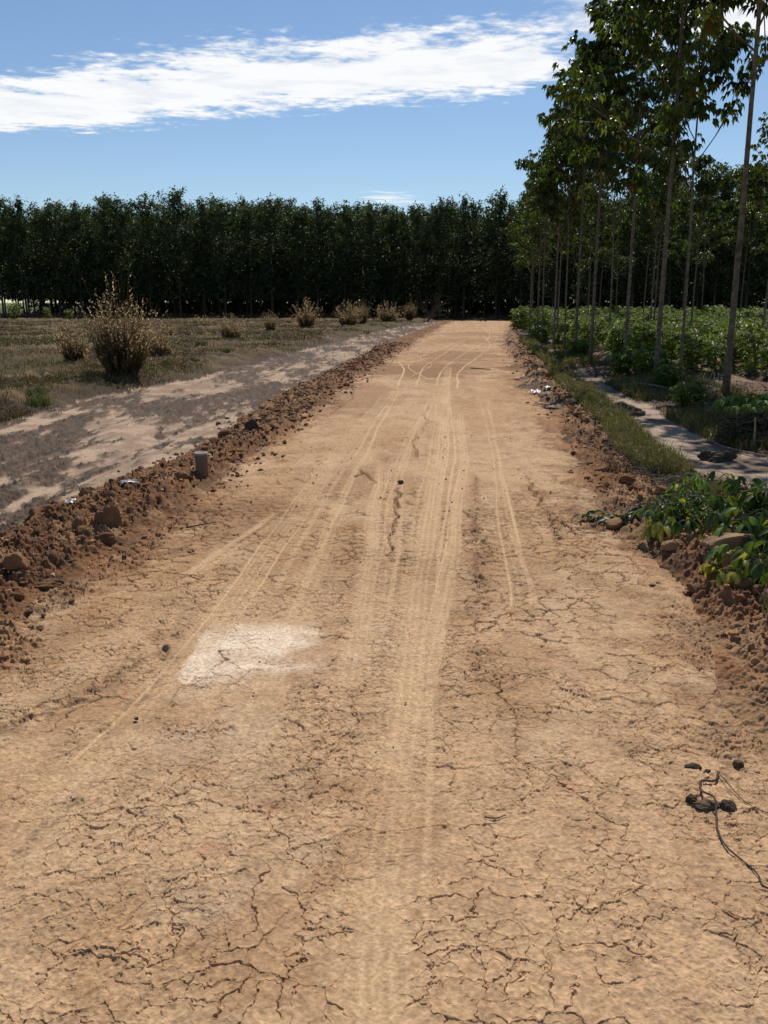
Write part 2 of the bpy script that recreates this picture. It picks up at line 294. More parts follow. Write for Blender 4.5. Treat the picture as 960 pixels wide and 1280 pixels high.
# leaf templates: (along, side, up), triangles
T4 = (np.array([(0,0,0),(.48,.5,.05),(.48,-.5,.05),(1,0,-.10)],float), [(0,2,3),(0,3,1)])
T5 = (np.array([(0,0,0),(.42,.5,.08),(.48,0,0),(.42,-.5,.08),(1,0,-.16)],float), [(0,2,1),(0,3,2),(2,4,1),(3,4,2)])
T8 = (np.array([(0,0,0),(.25,.36,.08),(.27,0,.02),(.25,-.36,.08),(.62,.44,.03),(.64,0,-.05),(.62,-.44,.03),(1,0,-.24)],float),
      [(0,2,1),(0,3,2),(1,2,5),(1,5,4),(2,3,6),(2,6,5),(4,5,7),(5,6,7)])
def leaves(mb, o, d, up, L, W, col, T=T5):
    o = np.asarray(o,float); d = nrm(np.asarray(d,float)); n = len(o)
    s = nrm(np.cross(d, np.broadcast_to(up, d.shape))+1e-6); u = np.cross(s, d)
    L = np.broadcast_to(np.asarray(L,float),(n,)); W = np.broadcast_to(np.asarray(W,float),(n,))
    tv, tf = T
    V = o[:,None]+L[:,None,None]*(tv[None,:,0:1]*d[:,None]+tv[None,:,2:3]*u[:,None])+W[:,None,None]*tv[None,:,1:2]*s[:,None]
    k = len(tv)
    F = (np.array(tf)[None]+(np.arange(n)*k)[:,None,None]).reshape(-1,3)
    C = np.repeat(np.broadcast_to(np.asarray(col,np.float32),(n,3)), k, axis=0)
    mb.add(V.reshape(-1,3), F, C)

# ------------------------------------------------------------------ materials
def new_mat(name):
    m = bpy.data.materials.new(name); m.use_nodes = True; nt = m.node_tree
    for n in list(nt.nodes): nt.nodes.remove(n)
    return m, nt
def N(nt, t, **k):
    n = nt.nodes.new(t)
    for a, b in k.items():
        if a in n.inputs: n.inputs[a].default_value = b
        else: setattr(n, a, b)
    return n
def soil_mat(name, scale=90., var=.25, bump=.25, rough=.95):
    m, nt = new_mat(name); L = nt.links.new
    at = N(nt, 'ShaderNodeAttribute', attribute_name='Col')
    tc = N(nt, 'ShaderNodeTexCoord')
    no = N(nt, 'ShaderNodeTexNoise', Scale=scale, Detail=3.); L(tc.outputs['Object'], no.inputs['Vector'])
    mr = N(nt, 'ShaderNodeMapRange'); mr.inputs[1].default_value = .3; mr.inputs[2].default_value = .7
    mr.inputs[3].default_value = 1-var; mr.inputs[4].default_value = 1+var; L(no.outputs[0], mr.inputs[0])
    mx = N(nt, 'ShaderNodeVectorMath', operation='SCALE'); L(at.outputs['Color'], mx.inputs[0]); L(mr.outputs[0], mx.inputs['Scale'])
    p = N(nt, 'ShaderNodeBsdfPrincipled', Roughness=rough); p.inputs['Specular IOR Level'].default_value = .12
    L(mx.outputs[0], p.inputs['Base Color'])
    b = N(nt, 'ShaderNodeBump', Strength=bump, Distance=.01); L(no.outputs[0], b.inputs['Height']); L(b.outputs[0], p.inputs['Normal'])
    o = N(nt, 'ShaderNodeOutputMaterial'); L(p.outputs[0], o.inputs[0]); return m
def leaf_mat(name, trans=.25, rough=.4, spec=.4, tint=(1.3,1.35,.7)):
    m, nt = new_mat(name); L = nt.links.new
    at = N(nt, 'ShaderNodeAttribute', attribute_name='Col')
    tc = N(nt, 'ShaderNodeTexCoord'); no = N(nt, 'ShaderNodeTexNoise', Scale=9., Detail=2.); L(tc.outputs['Object'], no.inputs['Vector'])
    mr = N(nt, 'ShaderNodeMapRange'); mr.inputs[1].default_value = .3; mr.inputs[2].default_value = .7
    mr.inputs[3].default_value = .75; mr.inputs[4].default_value = 1.25; L(no.outputs[0], mr.inputs[0])
    mx = N(nt, 'ShaderNodeVectorMath', operation='SCALE'); L(at.outputs['Color'], mx.inputs[0]); L(mr.outputs[0], mx.inputs['Scale'])
    p = N(nt, 'ShaderNodeBsdfPrincipled', Roughness=rough); p.inputs['Specular IOR Level'].default_value = spec
    L(mx.outputs[0], p.inputs['Base Color'])
    o = N(nt, 'ShaderNodeOutputMaterial')
    if trans > 0:
        t = N(nt, 'ShaderNodeBsdfTranslucent')
        tm = N(nt, 'ShaderNodeVectorMath', operation='MULTIPLY'); tm.inputs[1].default_value = tint
        L(mx.outputs[0], tm.inputs[0]); L(tm.outputs[0], t.inputs[0])
        ms = N(nt, 'ShaderNodeMixShader', Fac=trans); L(p.outputs[0], ms.inputs[1]); L(t.outputs[0], ms.inputs[2]); L(ms.outputs[0], o.inputs[0])
    else: L(p.outputs[0], o.inputs[0])
    return m
M = dict(
    soil=soil_mat('dry_soil'), clod=soil_mat('clay_clod', 45., .3, .6), bark=soil_mat('bark', 16., .45, .8, .9),
    leaf=leaf_mat('rubber_leaf', .38, .40, .35), forest=leaf_mat('forest_leaf', .14, .6, .14), cassava=leaf_mat('cassava_leaf', .38, .45, .35),
    grass=leaf_mat('grass_blade', .22, .6, .2, (1.2,1.15,.8)), straw=leaf_mat('dry_straw', .45, .6, .2, (1.2,1.1,.85)),
    weed=leaf_mat('weed_leaf', .34, .46, .28), litter=leaf_mat('dead_leaf', .1, .6, .25, (1.1,1,.8)))

# ------------------------------------------------------------------ the ground
F_PX = 1090.; PITCH = math.atan(262/1090.); CAM_H = 1.55
def build_ground():
    py = np.concatenate([np.linspace(1345, 900, 720), np.linspace(900, 640, 470)[1:], np.linspace(640, 560, 100)[1:], np.linspace(560, 388, 215)[1:]])
    a = PITCH+np.arctan((py-640)/F_PX); Y = CAM_H/np.tan(a)
    Y = np.concatenate([[.75], Y, [125., 160., 230.]])
    kin = np.linspace(-.49, .49, 1240)
    e = .49+1.2*(np.linspace(0, 1, 170)[1:])**1.75
    K = np.concatenate([-e[::-1], kin, e])
    Xg = K[None,:]*(.972*Y[:,None]+.362); Yg = np.repeat(Y[:,None], len(K), 1)
    z, cls, C, rough, pan, smooth = terrain(Xg, Yg)
    # shrinkage cracks in the road clay, as real grooves
    near = (cls == 3) & (Yg < 16)
    x = Xg[near]; y = Yg[near]; rg = rough[near]; sm = smooth[near]
    px = .86*(.972*y+.362)/F_PX; pyy = (.972*y+.362)**2/(CAM_H*F_PX)*np.where(y > 6.4, .8, .60)
    cell = np.sqrt(px*px+np.minimum(pyy, .02)**2)*.71
    wx = x+.050*(vn(x*9,y*9,301)-.5)+.022*(vn(x*38,y*38,303)-.5)+.010*(vn(x*110,y*110,305)-.5)
    wy = y+.050*(vn(x*9,y*9,302)-.5)+.022*(vn(x*38,y*38,304)-.5)+.010*(vn(x*110,y*110,306)-.5)
    dz = np.zeros(x.shape); plate = np.zeros(x.shape); pn = pan[near]
    for sc_, depth, w0, lo, hi, sd in ((4.6,.014,.0012,.44,.68,310), (9.5,.012,.0010,.36,.62,320), (21.,.009,.0007,.44,.66,330)):
        f1, f2, cid = worley(wx*sc_, wy*sc_*1.12, sd)
        d = (f2-f1)/sc_*.55
        # each stretch of crack has its own strength
        strength = ss(lo, hi, .55*fbm(x*1.5,y*1.2,sd+1,3)+.45*vn(x*6.5,y*6.5,sd+2))
        w = np.maximum(w0*1.45*(.4+1.2*vn(x*5,y*5,sd+4)), 1.12*cell)
        g = np.clip(3.4*w,depth*.8,.05)*ss(.0,.35,strength)*(.45+.55*strength)*np.clip(1-d/w,0,1)*(ss(13,5.,y) if sc_ < 6 else ss(9,4.,y) if sc_ < 15 else ss(6,2.6,y))*np.clip(1.15-1.25*sm,0,1)
        dz = np.maximum(dz, g)
        # plates sit a little high or low, their rims curl up
        tl = (.35+.65*strength)*np.clip(1.1-1.2*sm,0,1)*(1-.75*pn)*np.clip(1.3-y/14,0,1)
        plate += tl*((cid-.5)*(.0052,.0060,.0058)[int(sd/10)-31]+.0032*np.exp(-d/.010))
    z2 = np.zeros(x.shape)
    for w, pts in CRACKS:
        P0 = np.array(pts); m = (y > P0[:,1].min()-.2) & (y < P0[:,1].max()+.2) & (x > P0[:,0].min()-.2) & (x < P0[:,0].max()+.2)
        if not m.any(): continue
        P = [tuple(P0[0])]
        rngc = np.random.default_rng(int(abs(P0[0][0])*1000)+5)
        sc_ = .014*max(1, P0[:,1].mean()/4)
        for q0, q1 in zip(P0[:-1], P0[1:]):
            P.append(tuple((q0+q1)/2+rngc.normal(0, sc_*.6, 2))); P.append(tuple(q1))
        d = pdist(wx[m], wy[m], P)
        ww = np.maximum(w*.45*(.3+1.1*vn(x[m]*9,y[m]*9,341)), 1.25*cell[m])
        z2[m] = np.maximum(z2[m], np.clip(4*ww,.014,.06)*np.clip(1-d/ww,0,1)*(.6+.6*vn(x[m]*7,y[m]*7,343)))
    dz = np.maximum(dz, z2)
    zz = z[near]; zz += plate-dz; z[near] = zz
    V = np.stack([Xg, Yg, z], -1).reshape(-1,3).astype(np.float32); C = C.reshape(-1,3)
    nr, nc = Xg.shape
    i = np.arange(nr*nc).reshape(nr,nc)
    F = np.stack([i[:-1,:-1], i[:-1,1:], i[1:,1:], i[1:,:-1]], -1).reshape(-1,4)
    fc = cls[:-1,:-1].ravel()
    names = ['field','side_track','dirt_ridge','road','dirt_ridge','verge','footpath','planting_bed']
    for k, nme in enumerate(names):
        f = F[fc == k]
        u, inv = np.unique(f, return_inverse=True)
        me = raw_mesh(nme, V[u], inv.reshape(f.shape), C[u], True, M['soil'])
        tag(link(nme, me), kind='structure')
    # everything round and beyond
    S = 2500.; base = [(-S,-S,-.22),(S,-S,-.22),(S,S,-.22),(-S,S,-.22)]
    me = raw_mesh('ground', base, [(0,1,2,3)], [(.13,.15,.05)]*4, False, M['soil'])
    tag(link('ground', me), kind='structure')
build_ground()

# ------------------------------------------------------------------ young rubber trees by the path
def rubber_tree(seed, H, crown0, spread, rad, n_br=11, L=.18, lean=0.):
    r = np.random.default_rng(seed); tr = MB(); cr = MB()
    ts = np.linspace(0, 1, 15)
    wob = np.cumsum(r.normal(0, .016, (15,2)), 0)*np.linspace(0,1,15)[:,None]
    spine = np.stack([wob[:,0]+lean*ts**1.4, wob[:,1], ts*H*.93], 1)
    rr = rad*(1.15-.78*ts); rr[0] *= 1.35; spine[0,2] = -.12
    bk = np.array([.165,.128,.092])*r.uniform(.85,1.15)
    tube(tr, spine, rr, bk, 9)
    def at(h): return np.array([np.interp(h, spine[:,2], spine[:,k]) for k in range(3)])
    tips = []
    for i in range(n_br):
        t = (i+r.uniform(.1,.9))/n_br
        h = crown0+(H*.93-crown0)*t**.9
        az = i*2.4+r.uniform(-.5,.5); ln = spread*r.uniform(.65,1.1)*(1-.55*t**1.6)
        el = R(r.uniform(18,50)+25*t)
        p0 = at(h); d = np.array([math.cos(az)*math.cos(el), math.sin(az)*math.cos(el), math.sin(el)])
        pts = [p0+d*ln*s+np.array([0,0,.22*ln*s*s])+r.normal(0,.02,3)*(s>0) for s in np.linspace(0,1,6)]
        br0 = np.interp(h, spine[:,2], rr)*.55
        tube(tr, pts, np.linspace(br0,.008,6), bk*.9, 5)
        tips.append((pts[-1], d)); tips.append((pts[4], d)); tips.append((pts[3],d))
        for q in range(r.integers(3,6)):
            s = r.uniform(.35,.9); k = int(s*5); b = pts[k]
            az2 = az+r.uniform(-1.2,1.2); el2 = el+r.uniform(-.5,.35); l2 = ln*r.uniform(.3,.6)
            d2 = np.array([math.cos(az2)*math.cos(el2), math.sin(az2)*math.cos(el2), math.sin(el2)])
            p2 = [b, b+d2*l2*.55+np.array([0,0,.03]), b+d2*l2+np.array([0,0,.10*l2])]
            tube(tr, p2, [.011,.008,.005], bk*.9, 4)
            tips.append((p2[-1], d2)); tips.append(((p2[1]+p2[2])/2, d2))
    tips.append((at(H*.93)+np.array([0,0,.1]), np.array([0,0,1.])))
    O=[];D=[];LL=[];CC=[]
    for p, d in tips:
        hue = r.uniform()
        n = r.integers(9,15)
        for k in range(n):
            az = r.uniform(0,2*np.pi); el = r.uniform(-.25,.9)
            pd = nrm(np.array([math.cos(az)*math.cos(el), math.sin(az)*math.cos(el), math.sin(el)])+.35*d)
            pl = r.uniform(.10,.27); e = p+pd*pl-np.array([0,0,.03])+r.normal(0,.03,3)
            base = np.array([.048,.074,.015]) if hue < .64 else np.array([.095,.122,.020])
            if r.uniform() < .025: base = np.array([.16,.10,.02])
            base = base*r.uniform(.7,1.35)
            for j in (-1,0,1):
                a2 = az+j*.75+r.normal(0,.15)
                dr = r.uniform(.5,1.5)
                O.append(e); D.append((math.cos(a2), math.sin(a2), -dr)); LL.append(L*r.uniform(.75,1.25)*(1 if j==0 else .88)); CC.append(base)
    O=np.array(O); LL=np.array(LL)
    leaves(cr, O, np.array(D), r.normal(0,.25,(len(O),3))+np.array([0,0,1.]), LL, LL*.43, np.array(CC), T5)
    return tr.mesh('trunk', M['bark'], True), cr.mesh('crown', M['leaf'])

# seed, height, crown base, spread, trunk radius
YOUNG = [rubber_tree(*a) for a in ((1,8.6,4.1,1.9,.043,13),(2,8.1,3.7,1.75,.040,13),(3,8.8,4.0,2.0,.045,14),(4,7.6,3.3,1.6,.034,12),(5,8.3,3.5,1.9,.042,14),(6,7.4,3.0,1.7,.033,12))]
def young(k, x, y, rz, sc, label, group=None, wide=1.0):
    o = empty('rubber_tree', (x,y,ground_z(x,y)), rz, sc); o.scale = (sc*wide,sc*wide,sc)
    tag(o, label, 'tree', group)
    link('trunk', YOUNG[k][0], o); link('crown', YOUNG[k][1], o)
    return o
ROWA = [
 (0,5.30,13.59,.3,1.04,'bare pale trunk standing alone behind the leafy brush pile, crown cut off at the top',None,1.),
 (3,5.71,16.98,1.2,.92,'thinnest trunk in front of the bare soil bank, just behind a stouter trunk',None,.85),
 (2,5.15,16.65,2.6,.98,'stout fork-topped young tree at the path edge before the soil bank',None,1.),
 (4,5.84,21.42,4.1,.98,'young tree rising out of the low leafy clump beside the path bend',None,1.),
 (1,5.27,22.54,5.6,1.0,'young tree at the very edge of the footpath, left of the leafy clump',None,1.),
 (3,6.97,27.55,.8,.95,'thin young tree standing among the cassava behind the path bend',None,.9),
 (0,5.60,25.91,3.0,.94,'young tree with low leaves, one step behind the trunk at the footpath edge',None,.95),
 (5,6.08,29.92,2.2,1.0,'slender young tree at the narrow end of the footpath, in front of a close pair',None,.9),
 (4,5.96,31.2,1.1,.90,'left stem of the close pair of young trees at the end of the footpath',None,.9),
 (3,6.30,32.4,4.4,.98,'right stem of the close pair of young trees at the end of the footpath',None,.9),
 (1,6.98,39.34,3.3,.93,'distant young tree beside the small roadside cassava patch',None,.95),
 (2,7.43,43.22,.5,.86,'young tree above the small cassava patch at the far road edge',None,.95),
 (4,7.60,46.5,1.9,.86,'leftmost young tree of the row, low crown overhanging the far end of the road',None,1.),
 (5,8.6,52,2.4,.9,'far young tree near the end of the road, in front of the dark plantation',None,1.),
 (1,9.6,58,5.0,.82,'farthest young tree of the roadside row where the road meets the plantation',None,1.)]
for a in ROWA: young(*a)
o = young(4,12.35,29.1,.6,.92,'leaning young tree by the gap in the cassava at the right photo edge',None,1.); o.rotation_euler.x = R(-2); o.rotation_euler.y = R(6)
rb = random.Random(8)
for row, (x0, sl, ys) in enumerate(((12.6,.045,(36.5,40.5,45,50,55)),(10.0,.02,(36,43,49.5)),(18.2,.05,(43,47.5,52,57)))):
    for y in ys:
        young(rb.randrange(6), x0+sl*(y-36)+rb.uniform(-.5,.5), y+rb.uniform(-1,1), rb.uniform(0,6.28), rb.uniform(.82,.98),
              'slender young rubber tree with thin dark trunk standing deep in the cassava field', 'young rubber trees deep in the cassava field')

# ------------------------------------------------------------------ the old plantation: tall dark rubber trees
def tall_tree(seed, H, c0, spread, n_wh, L, nl, T=T4):
    r = np.random.default_rng(seed); tr = MB(); cr = MB()
    ts = np.linspace(0,1,9); wob = np.cumsum(r.normal(0,.05,(9,2)),0)*ts[:,None]
    spine = np.stack([wob[:,0],wob[:,1],ts*H*.97],1); spine[0,2] = -.4
    bk = np.array([.085,.07,.055])
    tube(tr, spine, .105*(1.1-.9*ts), bk, 6)
    O=[];D=[];CC=[];LL=[]
    leaders = []
    for i in range(9):
        h = c0+(H*.9-c0)*(i+r.uniform(0,.8))/9; az = r.uniform(0,6.28); ln = spread*r.uniform(.6,1.1)*(1-.35*(h/H)**3)
        b = np.array([np.interp(h,spine[:,2],spine[:,0]),np.interp(h,spine[:,2],spine[:,1]),h])
        rise = r.uniform(.7,1.8)
        e = b+np.array([math.cos(az)*ln,math.sin(az)*ln,ln*rise*.8]); e[2] = min(e[2],H*1.0)
        tube(tr, [b,(b+e)/2+np.array([0,0,-.1]),e],[.045,.03,.012],bk,4); leaders.append((b,e))
    leaders.append((spine[-3],spine[-1]+np.array([0,0,.3])))
    for k in range(n_wh):
        b,e = leaders[r.integers(len(leaders))]; s = r.uniform(.15,1.0)
        p = b+(e-b)*s+r.normal(0,.33,3)*np.array([1,1,.8])*(1.25-.8*s)
        if r.uniform() < .55:    # inner, lower fill
            h = r.uniform(c0-1.0,H*.92); a = r.uniform(0,6.28); q = spread*.85*math.sqrt(r.uniform())
            p = np.array([math.cos(a)*q,math.sin(a)*q,h])
        base = np.array([.052,.070,.027])*r.uniform(.7,1.5)*(1+.9*max(0,(p[2]/H-.62)/.38))  # upper leaves coloured lighter: backlight on the tops painted in
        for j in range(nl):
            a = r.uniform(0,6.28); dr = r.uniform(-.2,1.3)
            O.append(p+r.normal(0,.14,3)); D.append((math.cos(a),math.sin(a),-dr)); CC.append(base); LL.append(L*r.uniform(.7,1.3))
    # thin leaders that poke out of the top
    for k in range(8):
        b = np.array([r.normal(0,.75),r.normal(0,.75),H*.88]); e = b+np.array([r.normal(0,.3),r.normal(0,.3),r.uniform(.4,1.35)])
        tube(tr,[b,e],[.018,.008],bk,4)
        for q in range(5):
            p = b+(e-b)*(.35+.65*q/4)
            for j in range(6):
                a = r.uniform(0,6.28); O.append(p+r.normal(0,.10,3)); D.append((math.cos(a),math.sin(a),-r.uniform(-.1,1.1)))
                CC.append(np.array([.080,.105,.038])*r.uniform(.8,1.3)); LL.append(L*r.uniform(.7,1.1))  # lighter leaf colour carries the painted backlight onto the top shoots
    LL=np.array(LL)
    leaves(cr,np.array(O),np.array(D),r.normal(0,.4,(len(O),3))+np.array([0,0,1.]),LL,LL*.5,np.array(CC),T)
    return tr, cr
TALL = []
for s in range(6):
    a, b = tall_tree(40+s, 11.6+.3*(s%3), 3.0, 2.1, 430, .32, 8)
    TALL.append((a.mesh('trunk',M['bark']), b.mesh('crown',M['forest'])))
def front(x): return float(np.interp(x,[-80,8,14,20,27,60],[89,89,84,74,67,62]))
rf = random.Random(4); rest = []; nt_ = 0
x = -47.
while x < 47.:
    for row in range(12):
        y = front(x)+row*5.6+rf.uniform(-.6,.6); xx = x+rf.uniform(-.45,.45)+(1.3 if row%2 else 0)
        if abs(xx) > .475*y+3: continue
        if row < 5:
            k = rf.randrange(6); sc = rf.uniform(.87,.99)
            o = empty('plantation_tree',(xx,y,ground_z(xx,y)),rf.uniform(0,6.28),sc)
            tag(o,'tall dark rubber tree with bare lower trunk in the old plantation across the field','tree','tall rubber trees of the old plantation')
            link('trunk',TALL[k][0],o); link('crown',TALL[k][1],o); nt_ += 1
        else: rest.append((xx,y))
    x += 2.4
def flat(mb):
    return np.vstack(mb.V), np.vstack(mb.F), np.vstack(mb.C)
def stuff_forest(name, pts, H, c0, spread, n_wh, L, nl):
    protos = []
    for s in range(3):
        a, b = tall_tree(90+s, H, c0, spread, n_wh, L, nl); m = MB()
        m.add(*flat(a)); m.add(*flat(b)); protos.append(flat(m))
    out = MB(); r = random.Random(7)
    for (x, y) in pts:
        v, f, c = protos[r.randrange(3)]; a = r.uniform(0,6.28); ca, sa = math.cos(a), math.sin(a); s = r.uniform(.9,1.06)
        out.add(np.stack([v[:,0]*ca-v[:,1]*sa, v[:,0]*sa+v[:,1]*ca, v[:,2]],1)*s+np.array([x,y,.1]), f, c)
    return tag(out.build(name, M['forest']), kind='stuff')
stuff_forest('forest', rest, 11.4, 1.2, 2.1, 170, .55, 6)
rr_ = random.Random(3)
stuff_forest('treeline', [(-190+i*6.5+rr_.uniform(-2,2), 330+rr_.uniform(-12,12)) for i in range(60)], 13, 1.0, 3.2, 70, 1.1, 6)

# ------------------------------------------------------------------ cassava
def cassava(seed, H, n_leaf, droop=1.0):
    r = np.random.default_rng(seed); st = MB(); fo = MB()
    O=[];D=[];CC=[];LL=[]
    for s in range(r.integers(3,5)):
        az = r.uniform(0,6.28); tilt = r.uniform(.05,.35); h = H*r.uniform(.75,1.0)
        pts = [np.array([math.cos(az)*tilt*h*t*t,math.sin(az)*tilt*h*t*t,h*t-.05]) for t in np.linspace(0,1,5)]
        tube(st, pts, np.linspace(.016,.008,5), (.17,.12,.085), 5)
        for k in range(n_leaf):
            t = 1-.92*r.uniform()**1.15; b = np.array([np.interp(t,np.linspace(0,1,5),[p[q] for p in pts]) for q in range(3)])
            a = r.uniform(0,6.28); pl = r.uniform(.12,.34); el = r.uniform(-.1,.9)
            e = b+np.array([math.cos(a)*math.cos(el),math.sin(a)*math.cos(el),math.sin(el)])*pl
            tube(st,[b,e],[.003,.002],(.14,.075,.04),3,False)
            c = np.array([.135,.190,.026])*r.uniform(.55,1.4)
            if r.uniform()<.04: c = np.array([.16,.15,.03])
            for j in (-2,-1,0,1,2):
                a2 = a+j*.62+r.normal(0,.08); O.append(e); D.append((math.cos(a2),math.sin(a2),-r.uniform(.15,.75)*droop))
                LL.append(r.uniform(.11,.20)*(1-.12*abs(j))); CC.append(c)
    LL=np.array(LL); leaves(fo,np.array(O),np.array(D),r.normal(0,.15,(len(O),3))+np.array([0,0,1.]),LL,LL*.36,np.array(CC),T4)
    return st.mesh('stem',M['bark']), fo.mesh('foliage',M['cassava'])
CASS = [cassava(60+s, (.95,1.05,1.15,1.0,1.1)[s], 44) for s in range(5)]
CASS_LOW = [cassava(70+s, .5, 34) for s in range(2)]
def plant(protos, k, x, y, rz, sc, name, label, cat, group=None, z=None):
    o = empty(name,(x,y,ground_z(x,y) if z is None else z),rz,sc); tag(o,label,cat,group)
    link('stem',protos[k][0],o); link('foliage',protos[k][1],o); return o
rc = random.Random(12); cand = []
for i in range(24):
    for j in range(60):
        y = 13.6+j*.95+rc.uniform(-.2,.2); x = 6.35+i*1.05+.05*(y-14)+rc.uniform(-.16,.16)
        if x > .45*y+1.2 or y > 58 or rc.random() < .10: continue
        if any(math.hypot((x-a)/.62,(y-b)/1.35) < 1 for a,b in BARE): continue
        if 0 < x-(11.2+.10*(y-25)) < 1.05 and 19 < y < 36: continue      # the bare strip between two blocks
        if y < 16 and x < 6.6: continue
        cand.append((x,y))
cand.sort(key=lambda p: p[1])
for x,y in cand[:285]:
    plant(CASS,rc.randrange(5),x,y,rc.uniform(0,6.28),rc.uniform(.85,1.05)*(.47+.64*float(fbm(np.array([x*.45]),np.array([y*.32]),431)[0])),'cassava_plant','leafy green cassava bush in the planted rows behind the young trees','plant','cassava bushes in rows')
back = MB(); pf = []
for st,fo in CASS[:3]:
    for me in (fo,):
        v = np.empty(len(me.vertices)*3,np.float32); me.vertices.foreach_get('co',v); f = np.empty(len(me.polygons)*3,np.int32); me.polygons.foreach_get('vertices',f)
        c = np.empty(len(me.vertices)*4,np.float32); me.color_attributes['Col'].data.foreach_get('color',c)
        pf.append((v.reshape(-1,3),f.reshape(-1,3),c.reshape(-1,4)[:,:3]))
for x,y in cand[285:]:
    v,f,c = pf[rc.randrange(3)]; a = rc.uniform(0,6.28); s = rc.uniform(.85,1.1)
    back.add(np.stack([v[:,0]*math.cos(a)-v[:,1]*math.sin(a),v[:,0]*math.sin(a)+v[:,1]*math.cos(a),v[:,2]],1)*s+np.array([x,y,.12]),f,c)
if back.n: tag(back.build('cassava_field',M['cassava']),kind='stuff')
for x,y,s,lab in ((5.25,19.0,.95,'low bright cassava clump at the path bend, left of the other low clump'),(5.45,18.0,.85,'low bright cassava clump with bent pale stems, right of its neighbour at the path bend'),
                  (5.2,16.1,.62,'small cassava shoot at the foot of the stout forked tree'),(4.6,13.2,.62,'small yellowish cassava shoot in the weeds beside the footpath'),
                  (5.5,25.,.85,'low cassava clump at the foot of the tree by the path edge'),(6.2,35.5,1.1,'low cassava clump under the close pair of young trees'),
                  (6.3,31.5,.8,'small cassava plant between the far slender trunks')):
    plant(CASS_LOW,rc.randrange(2),x,y,rc.uniform(0,6.28),s*1.15,'cassava_shoot',lab,'plant')
for x,y in ((7.0,47),(7.6,50),(8.3,53),(7.9,46),(8.9,49)):
    plant(CASS,rc.randrange(5),x,y,rc.uniform(0,6.28),1.0,'cassava_plant','bright cassava bush in the small patch at the far road edge','plant','cassava bushes at the far road edge')
for x,y,s in ((-31.5,76,1.35),(-33.5,76.5,1.6),(-35.5,77,1.2),(-29,77,.9),(-27.3,77.5,.8)):
    plant(CASS,rc.randrange(5),x,y,rc.uniform(0,6.28),s,'field_shrub','rounded green shrub at the foot of the plantation, far left of the field','shrub','green shrubs before the plantation')

# ------------------------------------------------------------------ grasses
def blades(mb, X, Y, Z, H, W, lean, col, r):
    n = len(X); a = r.uniform(0,2*np.pi,n); b = r.uniform(0,2*np.pi,n)
    s = np.stack([np.cos(a),np.sin(a),0*a],1); d = np.stack([np.cos(b),np.sin(b),0*b],1)
    p0 = np.stack([X,Y,Z-.01],1); ln = r.uniform(.1,1,n)*lean
    p1 = p0+np.stack([0*H,0*H,H*.6],1)+d*(ln*H*.35)[:,None]; p2 = p0+np.stack([0*H,0*H,H*(1-.35*ln)],1)+d*(ln*H)[:,None]
    w = W[:,None]*s
    V = np.stack([p0-w,p0+w,p1-w*.7,p1+w*.7,p2],1).reshape(-1,3)
    F = (np.array([(0,1,3),(0,3,2),(2,3,4)])[None]+(np.arange(n)*5)[:,None,None]).reshape(-1,3)
    mb.add(V,F,np.repeat(col,5,0))
def palette(cols, n, r, wts=None):
    c = np.array(cols,np.float32)[r.choice(len(cols),n,p=wts)]; return c*r.uniform(.7,1.3,(n,1)).astype(np.float32)
r = np.random.default_rng(77)
# green-olive verge between the right ridge and the footpath
mb = MB(); y = 2.2+35*r.uniform(0,1,76000)**1.55; t = r.uniform(-.22,1.02,len(y))
x = bx(BERM_R,y)+t*(bx(PATH_A,y)-bx(BERM_R,y))
k = (fbm(x*1.3,y*.8,401)+.16*(y>8.5)+.05 > .45)&(y<37); x=x[k];y=y[k]
H = r.uniform(.05,.19,len(x))*(.6+.9*fbm(x*1.1,y*.8,403)); H *= np.where(r.uniform(0,1,len(x))<.05,1.7,1)
blades(mb,x,y,ground_zs(x,y),H,r.uniform(.0018,.0035,len(x))*np.clip(y/8,1,3),.9,palette([(.165,.165,.034),(.11,.12,.028),(.21,.165,.06),(.26,.185,.09)],len(x),r,[.36,.26,.22,.16]),r)
tag(mb.build('verge_grass',M['grass']),kind='stuff')
# weeds and litter beyond the path
mb = MB(); y = 8.8+24*r.uniform(0,1,26000)**1.5; x = bx(PATH_B,y)+-.1+1.7*r.uniform(0,1,len(y))**1.2
x = np.nan_to_num(x,nan=4.6); k = fbm(x*1.0,y*.7,411) > .50; x=x[k];y=y[k]
H = r.uniform(.05,.22,len(x))*(.6+.8*fbm(x*1.1,y*.8,413))
blades(mb,x,y,ground_zs(x,y),H,r.uniform(.002,.004,len(x))*np.clip(y/8,1,3),.9,palette([(.14,.145,.03),(.09,.10,.024),(.22,.165,.07)],len(x),r,[.4,.3,.3]),r)
tag(mb.build('path_weeds',M['grass']),kind='stuff')
mb = MB(); y = 5.6+22*r.uniform(0,1,9000)**1.4; side = r.uniform(0,1,len(y))
x = np.where(side<.65,bx(PATH_B,y)+r.uniform(0,2.2,len(y)),bx(BERM_R,y)+r.uniform(-.15,.5,len(y)))
z = ground_zs(x,y)+.012; a=r.uniform(0,6.28,len(x))
leaves(mb,np.stack([x,y,z],1),np.stack([np.cos(a),np.sin(a),r.uniform(-.1,.5,len(x))],1),r.normal(0,.5,(len(x),3))+np.array([0,0,1.]),r.uniform(.03,.10,len(x)),r.uniform(.008,.03,len(x)),palette([(.16,.105,.062),(.09,.065,.045),(.26,.19,.13),(.06,.05,.04)],len(x),r),T4)
tag(mb.build('leaf_litter',M['litter']),kind='stuff')
